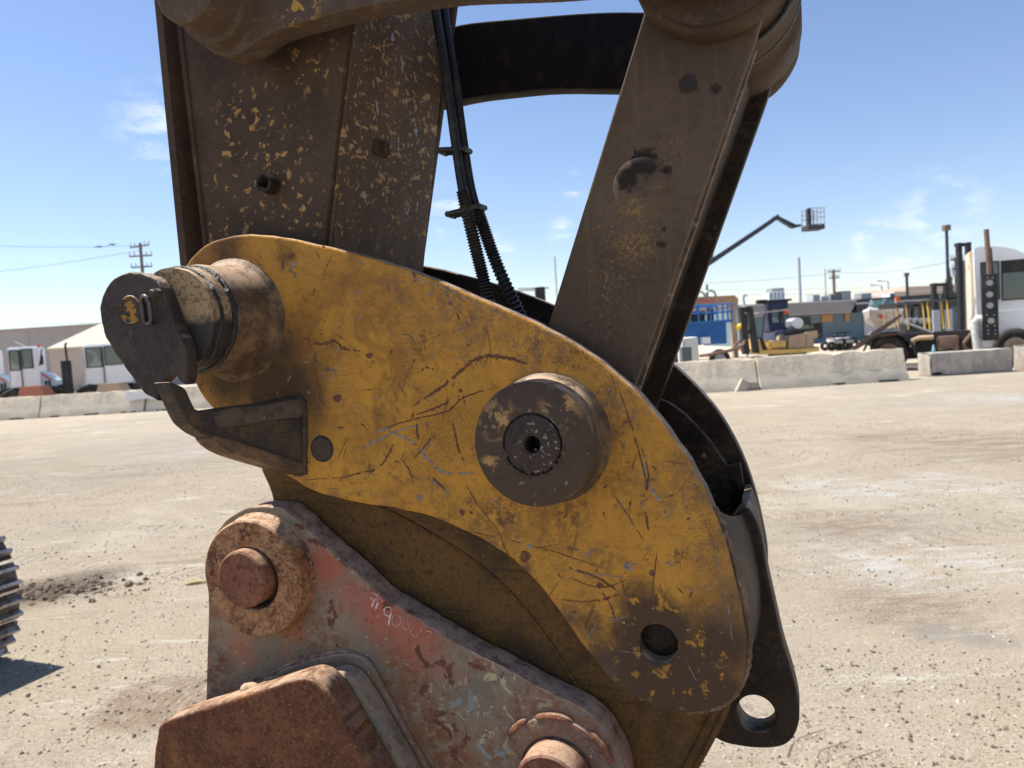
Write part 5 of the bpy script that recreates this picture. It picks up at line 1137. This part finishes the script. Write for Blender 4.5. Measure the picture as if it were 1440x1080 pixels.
# ---- buildings
def building(name, label, px0, px1, Y, ytop0, ytop1, depth, m, roofm=None):
    o = thing(name, ((X(px0, Y) + X(px1, Y)) / 2, Y + depth / 2, 0), label, 'building')
    MB().prism([(X(px0, Y), 0), (X(px1, Y), 0), (X(px1, Y), Z(px1, ytop1, Y)), (X(px0, Y), Z(px0, ytop0, Y))], Y, Y + depth).build('wall', m, o)
    if roofm: MB().prism([(X(px0, Y), Z(px0, ytop0, Y)), (X(px1, Y), Z(px1, ytop1, Y)), (X(px1, Y), Z(px1, ytop1 - 2, Y)), (X(px0, Y), Z(px0, ytop0 - 2, Y))], Y - .3, Y + depth + .3).build('roof', roofm, o)
    return o
o = building('grey_warehouse', 'long grey warehouse behind the white cabs at left', -900, 560, 75, 521, 431, 30, M_wallG, simple('pale_coping', (.3, .29, .29), .8))
for px in (40, 100, 160, -60, 300): MB().box(X(px, 75) - .06, X(px, 75) + .06, 74.95, 74.998, 0, Z(px, 466, 75)).build('panel_joint', M_wallG, o)
o = thing('cream_shed', (X(120, 55), 57, 0), 'low shed with a cream sloped roof behind the left cabs', 'building')
MB().box(X(68, 55), X(230, 55), 55, 62, 0, Z(100, 492, 55)).build('wall', M_beige, o)
bm = bmesh.new()
_q = [Vector((X(64, 54.6), 54.6, Z(66, 490, 54.6))), Vector((X(250, 54.6), 54.6, Z(250, 479, 54.6))), Vector((X(250, 60), 60, Z(250, 449, 60))), Vector((X(143, 60), 60, Z(143, 455, 60)))]
_a = [bm.verts.new(v - o.location) for v in _q]; _b = [bm.verts.new(v - o.location + Vector((0, .1, -.15))) for v in _q]
bm.faces.new(_a); bm.faces.new(_b[::-1])
for k in range(4): bm.faces.new((_a[k], _a[(k + 1) % 4], _b[(k + 1) % 4], _b[k]))
bm_obj('roof', bm, M_tent, o)
o = thing('small_gable_hut', (X(25, 50), 51, 0), 'small grey gabled hut behind the leftmost white cab', 'building')
MB().prism([(X(-12, 50), 0), (X(36, 50), 0), (X(36, 50), Z(36, 488, 50)), (X(20, 50), Z(20, 480, 50)), (X(-12, 50), Z(-12, 496, 50))], 50, 50.15).build('wall', M_wallG, o)
# long building with dark fascia at right
Yb = 62
o = thing('workshop_building', (X(1250, Yb), Yb + 8, 0), 'long low blue grey workshop with a slatted grey mansard roof and plywood sheets', 'building')
MB().prism([(X(1060, Yb), 0), (X(1560, Yb), 0), (X(1560, Yb), Z(1560, 398, Yb)), (X(1060, Yb), Z(1060, 430, Yb))], Yb, Yb + 16).build('wall', M_bluew, o)
mr = MB(); q0 = [(1050, 444), (1190, 440), (1197, 422), (1050, 431)]
MB().prism([(X(a, Yb, b), Z(a, b, Yb)) for a, b in ((1040, 447), (1187, 441), (1197, 422), (1040, 430))], Yb - 1.2, Yb - .1).build('mansard_roof', M_mans, o)
for k in range(6): MB().tube((X(1042, Yb), Yb - 1.24, Z(1042, 445 - k * 2.8, Yb)), (X(1188 + k * 1.6, Yb), Yb - 1.24, Z(1188, 439.5 - k * 3.1, Yb)), .05, 6).build('roof_seam', M_steel, o)
MB().prism([(X(a, Yb, b), Z(a, b, Yb)) for a, b in ((1196, 440), (1560, 418), (1560, 396), (1196, 422))], Yb - 1.1, Yb - .12).build('fascia', M_dkroof, o)
MB().prism([(X(a, Yb, b), Z(a, b, Yb)) for a, b in ((1187, 429.5), (1560, 410), (1560, 408), (1187, 427))], Yb - 1.2, Yb - 1.11).build('trim', M_steel, o)
MB().box(X(1156, Yb), X(1171, Yb), Yb - .15, Yb - .02, Z(1160, 453, Yb), Z(1160, 443, Yb)).build('plywood_sheet', M_ply, o)
MB().box(X(1189, Yb), X(1195, Yb), Yb - .15, Yb - .02, Z(1190, 452, Yb), Z(1190, 441, Yb)).build('plywood_sheet', M_ply, o)
MB().box(X(1114, Yb), X(1140, Yb), Yb - .15, Yb - .02, Z(1120, 466, Yb), Z(1120, 447, Yb)).build('garage_door', M_dkroof, o)
MB().box(X(1215, Yb), X(1235, Yb), Yb - .15, Yb - .02, 0, 2.6).build('garage_door', M_grey, o)
for i, (a, b, c_, d_, mm) in enumerate(((1184, 1197, 409, 424, M_blk), (1144, 1153, 414, 425, M_grey), (1155, 1166, 416, 424, M_white), (1082, 1104, 410, 420, M_white), (1086, 1103, 405, 411, M_steel), (1212, 1226, 412, 419, M_wallG), (1252, 1258, 412, 420, M_white), (1168, 1180, 413, 421, M_wallG))):
    lab = ['black louvred cooling unit on the workshop roof', 'small dark grey box on the workshop roof left of the white unit', 'white low unit on the workshop roof', 'white tank like unit above the blue loader', 'steel frame topping the white rooftop unit', 'pale grey roof box above the boat', 'narrow white vent near the orange beacon', 'grey roof unit beside the black cooling unit'][i]
    yy = Yb + 2 + i * .3; u_ = thing('rooftop_unit', (X((a + b) / 2, yy), yy, Z((a + b) / 2, d_ + 2, yy)), lab, 'roof unit', 'units on the workshop roof')
    MB().box(X(a, yy, d_), X(b, yy, d_), yy, yy + 1.5, Z((a + b) / 2, d_ + 3, yy), Z((a + b) / 2, c_, yy), .05).build('housing', mm, u_)
    lm = MB()
    for k in range(4): xx = X(a, yy, d_) + (X(b, yy, d_) - X(a, yy, d_)) * (k + .5) / 4; lm.box(xx - .08, xx + .08, yy - .03, yy - .002, Z((a + b) / 2, d_, yy), Z((a + b) / 2, c_ + 1, yy))
    lm.build('louvre', M_steel, u_)
o = building('tan_building', 'distant tan flat building above the forklifts at right', 1258, 1600, 95, 412, 394, 20, M_beige, M_grey)
MB().prism([(X(a, 95, b), Z(a, b, 95)) for a, b in ((1280, 411), (1600, 392), (1600, 383), (1280, 403))], 96, 110).build('upper_storey', simple('tan_wall', (.50, .36, .25), .9), o)
o = building('far_grey_shed', 'distant low grey sheds left of the workshop, behind the scissor lift', 900, 1075, 90, 436, 427, 15, M_wallG, None)
MB().box(X(1045, 88), X(1070, 88), 88, 89.8, 0, Z(1060, 440, 88)).build('annexe', M_beige, o)
# ---- machinery glimpsed over the far plate of the coupler
o = thing('parked_crane', (X(755, 60), 60, 0), 'dark machine top just visible above the coupler between arm and link', 'crane')
MB().box(X(757, 60), X(771, 60), 60, 61.5, 0, Z(764, 403, 60), .1).build('cab', M_blk, o)
MB().tube((X(733, 60), 60.5, Z(733, 405, 60)), (X(777, 60), 60.5, Z(775, 404, 60)), .06).tube((X(733, 60), 60.5, Z(733, 408, 60)), (X(758, 60), 60.5, Z(758, 407, 60)), .05).build('rail', M_steel, o)
# ---- white yard trucks at left
def left_cab(pxl, pxr, Y, ytop, ybot, label, beacon=True):
    o = thing('yard_tractor', (X((pxl + pxr) / 2, Y), Y + .9, 0), label, 'truck')
    F_ = Fr(pxl, Y, 24); F_.__enter__(); Y = 0.
    x = lambda px, py=510: F_.x(px, py); z = lambda px, py: F_.z(px, py)
    w_ = pxr - pxl
    MB().box(x(pxl), x(pxr), Y, Y + 1.8, z(pxl, ybot), z(pxl + w_ / 2, ytop), .05).build('cab', M_white, o)
    MB().box(x(pxl + 2), x(pxr - 2), Y + .1, Y + 1.7, z(pxl + w_ / 2, ytop) + .002, z(pxl + w_ / 2, ytop - 1.6), .02).build('roof_cap', M_white, o)
    window(o, x(pxl + w_ * .06), x(pxl + w_ * .40), z(pxl, ytop + 33), z(pxl, ytop + 4), Y - .002)
    window(o, x(pxl + w_ * .45), x(pxl + w_ * .82), z(pxl, ytop + 31), z(pxl, ytop + 3), Y - .002)
    MB().tube((x(pxl + w_ * .42), Y - .05, z(pxl, ybot - 2)), (x(pxl + w_ * .42), Y - .05, z(pxl, ytop + 4)), .02).build('grab_rail', M_blk, o)
    MB().box(x(pxl - 10), x(pxr + 36), Y + .2, Y + 1.6, .55, z(pxl, ybot - 1), .03).build('chassis', M_blk, o)
    wheel(o, x(pxl + 4), .5, Y, .5, .3); wheel(o, x(pxr + 14), .5, Y, .5, .3); wheel(o, x(pxr + 24), .5, Y + .6, .5, .3)
    MB().prism([(x(pxr), z(pxr, ybot - 1)), (x(pxr), z(pxr, ybot - 24)), (x(pxr + 12), z(pxr + 12, ybot - 20)), (x(pxr + 22), z(pxr + 22, ybot - 12)), (x(pxr + 23), z(pxr + 22, ybot - 4))], Y + .1, Y + 1.7).build('hood', simple('pale_blue_hood', (.45, .56, .62), .4), o)
    MB().box(x(pxr + 5), x(pxr + 8), Y + .06, Y + .099, z(pxr, ybot - 3), z(pxr, ybot - 11)).box(x(pxr + 10), x(pxr + 13), Y + .06, Y + .099, z(pxr, ybot - 3), z(pxr, ybot - 11)).build('hood_vent', M_blk, o)
    MB().tube((x(pxr + 2), Y + .02, z(pxr, ybot - 22)), (x(pxr + 14), Y + .02, z(pxr + 14, ybot - 12)), .03, 6).build('stripe', M_red, o)
    MB().tube((x(pxr + 1), Y - .1, z(pxr, ytop + 26)), (x(pxr + 6), Y - .1, z(pxr, ytop + 2)), .025).box(x(pxr + 3), x(pxr + 7), Y - .15, Y - .08, z(pxr, ytop + 24), z(pxr, ytop + 11)).build('mirror', M_blk, o)
    if beacon: MB().box(x(pxr - 2), x(pxr + 2), Y + .2, Y + .34, z(pxr, ytop - 1), z(pxr, ytop - 6), .04).build('beacon', M_orng, o)
    F_.__exit__(); return o
t1 = left_cab(11, 55, 28.5, 489, 547, 'white yard tractor with an orange beacon at far left behind the barrier')
t2 = left_cab(117, 185, 28.5, 485, 543, 'white yard tractor partly hidden by the black keeper plate', False)
t3 = left_cab(-60, -8, 28.8, 493, 551, 'white yard tractor cut off by the left edge of the photograph')
o = thing('exhaust_stack', (X(93, 27.8), 27.8, 0), 'tall black exhaust stack between the two white cabs at left', 'exhaust')
MB().box(X(88, 27.8, 520), X(98, 27.8, 520), 27.7, 27.95, .3, Z(93, 507, 27.8), .02).build('muffler', M_blk, o)
MB().path([(X(92, 27.8), 27.8, Z(92, 508, 27.8)), (X(91, 27.8), 27.8, Z(91, 486, 27.8)), (X(93, 27.8), 27.8, Z(93, 482, 27.8))], .04, 10).build('pipe', M_blk, o)
for k, (a, b, m3, lab) in enumerate(((20, 62, simple('rust_red_ramp', (.40, .16, .11), .8), 'rust red ramp plate lying behind the barrier below the beacon cab'), (130, 172, simple('tan_ramp', (.40, .30, .22), .8), 'tan ramp plate behind the barrier below the right hand cab'))):
    Yk = 27.3; o = thing('ramp_plate', (X((a + b) / 2, Yk), Yk, 0), lab, 'ramp')
    MB().prism([(X(a, Yk), .25), (X(a + 9, Yk), Z(a + 9, 545 - a * .04, Yk)), (X(b - 6, Yk), Z(b - 6, 543 - a * .04, Yk)), (X(b, Yk), Z(b, 553 - a * .04, Yk)), (X(b, Yk), .25)], Yk - .3, Yk + .3).build('plate', m3, o)
    MB().box(X(a + 2, Yk), X(b - 2, Yk), Yk - .2, Yk + .2, 0, .248).build('base', M_blk, o)
# ---- poles, masts and lamps
def pole(name, px, ytop, Y, r, label, cat, m=M_wood, arms=(), lamp=None, group=None, bottom=0):
    x0 = X(px, Y, ytop); zt = Z(px, ytop, Y)
    o = thing(name, (x0, Y, bottom), label, cat, group)
    MB().tube((x0, Y, bottom), (x0, Y, zt), r, 10).build('shaft', m, o)
    for dz, w_, tilt in arms:
        MB().tube((x0 - w_, Y - .15, zt - dz - tilt), (x0 + w_, Y - .15, zt - dz + tilt), .09, 6).build('crossarm', m, o)
        for q in (-1, -.55, .55, 1): MB().tube((x0 + w_ * q * .95, Y - .15, zt - dz + tilt * q), (x0 + w_ * q * .95, Y - .15, zt - dz + .45 + tilt * q), .07, 6).build('insulator', M_grey, o)
    if lamp == 'box': MB().box(x0 - .17, x0 + .15, Y - .2, Y + .2, zt - .1, zt + .22, .03).build('lamp_head', M_wood, o)
    if lamp == 'arm': MB().tube((x0, Y, zt), (x0 - 1.2, Y, zt + .2), .06).box(x0 - 1.8, x0 - 1.2, Y - .15, Y + .15, zt + .1, zt + .3).build('lamp_head', M_steel, o)
    return o, x0, zt
YP = 85
p1 = pole('utility_pole', 197, 342, YP, .17, 'wooden utility pole with three crossarms behind the keeper plate at left', 'utility pole', arms=((.35, 1.05, .1), (1.4, 1.25, 0), (2.6, 1.15, 0)))
p2 = pole('utility_pole', 1172, 379, 110, .2, 'wooden utility pole left of the black rooftop cooling unit', 'utility pole', arms=((.3, .9, 0), (1.2, .7, 0)))
p3 = pole('utility_pole', 1344, 362, 75, .16, 'utility pole with transformers between the lamp post and the tall forklift mast', 'utility pole', arms=((.2, .6, 0), (1.1, .5, 0)))
MB().tube((p3[1] - .3, 75, p3[2] - 1.8), (p3[1] - .3, 75, p3[2] - 1.1), .22, 10).build('transformer', M_grey, p3[0])
pole('lamp_post', 1331, 322, 44, .085, 'tall dark lamp post with a square floodlight head near the right edge', 'lamp post', M_dkroof, lamp='box')
pole('lamp_post', 1275, 387, 70, .12, 'short lamp post standing above the canopy right of the boat', 'lamp post', M_dkroof, lamp='box')
pole('street_light', 1240, 402, 120, .10, 'faint distant street light above the boat, left one of the two', 'street light', M_steel, lamp='arm')
pole('street_light', 1249, 396, 130, .10, 'faint distant street light above the boat, right one of the two', 'street light', M_steel, lamp='arm')
pole('antenna_mast', 1123, 362, 80, .16, 'thick grey antenna mast rising behind the workshop mansard roof', 'mast', M_grey)
pole('antenna_mast', 1160, 378, 130, .10, 'thin pale antenna mast left of the wooden pole over the workshop', 'mast', M_steel)
pole('antenna_mast', 780, 361, 130, .12, 'thin antenna mast seen between the hoses and the link', 'mast', M_steel)
pole('antenna_mast', 994, 400, 90, .12, 'short mast just right of the link above the crane jib', 'mast', M_dkroof)
o = thing('pipe_hook', (X(1046, 40), 40, 0), 'curved grey vent pipe right of the tan jib', 'pipe')
MB().path([(X(1050, 40), 40, .1), (X(1050, 40), 40, Z(1050, 432, 40)), (X(1048, 40), 40, Z(1048, 422, 40)), (X(1049, 40), 40, Z(1049, 416, 40)), (X(1053, 40), 40, Z(1053, 415, 40))], .07, 8).build('pipe', M_grey, o)
# cypress
o = thing('cypress_tree', (X(1337, 90), 90, 0), 'slim dark cypress tree behind the lamp post at right', 'tree')
bm = bmesh.new(); rnd = random.Random(8); zt = Z(1337, 378, 90)
for i in range(1500):
    t_ = rnd.random() ** .8; rr = 1.0 * (1 - t_) ** .7 * rnd.random() ** .5; a = rnd.random() * 6.28
    p = Vector((rr * math.cos(a), rr * math.sin(a), .6 + t_ * (zt - .6))); d_ = Vector((rnd.gauss(0, .5), rnd.gauss(0, .5), 1)).normalized() * .28; s_ = d_.orthogonal().normalized() * .09
    bm.faces.new([bm.verts.new(p + s_), bm.verts.new(p + d_), bm.verts.new(p - s_)])
bm_obj('crown', bm, simple('cypress_green', (.045, .06, .028), .8, layers=[(NZ(2, .4, .6), (.075, .09, .04))]), o, 0)
MB().tube((X(1337, 90), 90, 0), (X(1337, 90), 90, 3), .15).build('trunk', M_wood, o)
# power lines
wires = [((-200, 331, 85), (197, 345, 85)), ((-200, 397, 95), (197, 352, 85)), ((-200, 450, 120), (300, 448, 120)), ((-200, 456, 130), (300, 447, 130)), ((1172, 382, 110), (1344, 366, 75)), ((900, 398, 140), (1172, 384, 110)), ((1050, 415, 120), (1500, 388, 120)), ((1344, 366, 75), (1600, 330, 60)), ((900, 406, 150), (1400, 398, 150))]
wl_ = ['overhead wire running to the top of the left utility pole', 'overhead wire sagging to the middle crossarm of the left pole', 'upper of two faint wires low over the grey warehouse', 'lower of two faint wires low over the grey warehouse', 'overhead wire between the two wooden poles at right', 'overhead wire left of the workshop pole', 'faint wire crossing above the boat', 'overhead wire leaving the transformer pole to the right', 'lowest faint wire over the workshop roof']
for i, (a, b) in enumerate(wires):
    A_ = Vector((X(a[0], a[2], a[1]), a[2], Z(a[0], a[1], a[2]))); B_ = Vector((X(b[0], b[2], b[1]), b[2], Z(b[0], b[1], b[2])))
    o = thing('power_line', A_, wl_[i], 'wire', 'overhead wires')
    pts = [A_.lerp(B_, t / 16) - Vector((0, 0, .6 * 4 * (t / 16) * (1 - t / 16))) for t in range(17)]
    MB().path(pts, .018, 5).build('wire', M_blk, o)
# birds in the distance
for i, (px, py) in enumerate(((140, 347), (158, 344))):
    o = thing('flying_bird', (X(px, 60), 60, Z(px, py, 60)), ['left bird', 'right bird'][i] + ' of the two flying dark birds in the pale sky at left', 'bird', 'birds in the sky')
    xx, zz = X(px, 60, py), Z(px, py, 60)
    MB().path([(xx - .05, 60.3, zz), (xx, 60, zz), (xx + .02, 59.75, zz + .02)], .05, 8).build('body', M_blk, o)
    MB().prism([(xx - .42, zz - .06), (xx - .1, zz + .05), (xx + .1, zz + .05), (xx + .45, zz + .02), (xx + .1, zz + .01), (xx - .1, zz + .0)], 59.95, 60.08).build('wing', M_blk, o)
# twig on the ground near the bucket
g_ = gpt(275, 822)
o = thing('dry_leaf', g_, 'dry yellow leaf lying on the ground left of the bucket', 'leaf')
bm = bmesh.new(); tube_bm(bm, [(-.07, -.01, .008), (-.03, 0, .014), (.02, .012, .016), (.07, .03, .008)], .01, 7, rad=lambda t: .004 + .010 * math.sin(math.pi * t)); bm_obj('blade', bm, simple('dry_yellow', (.5, .42, .2), .8), o)
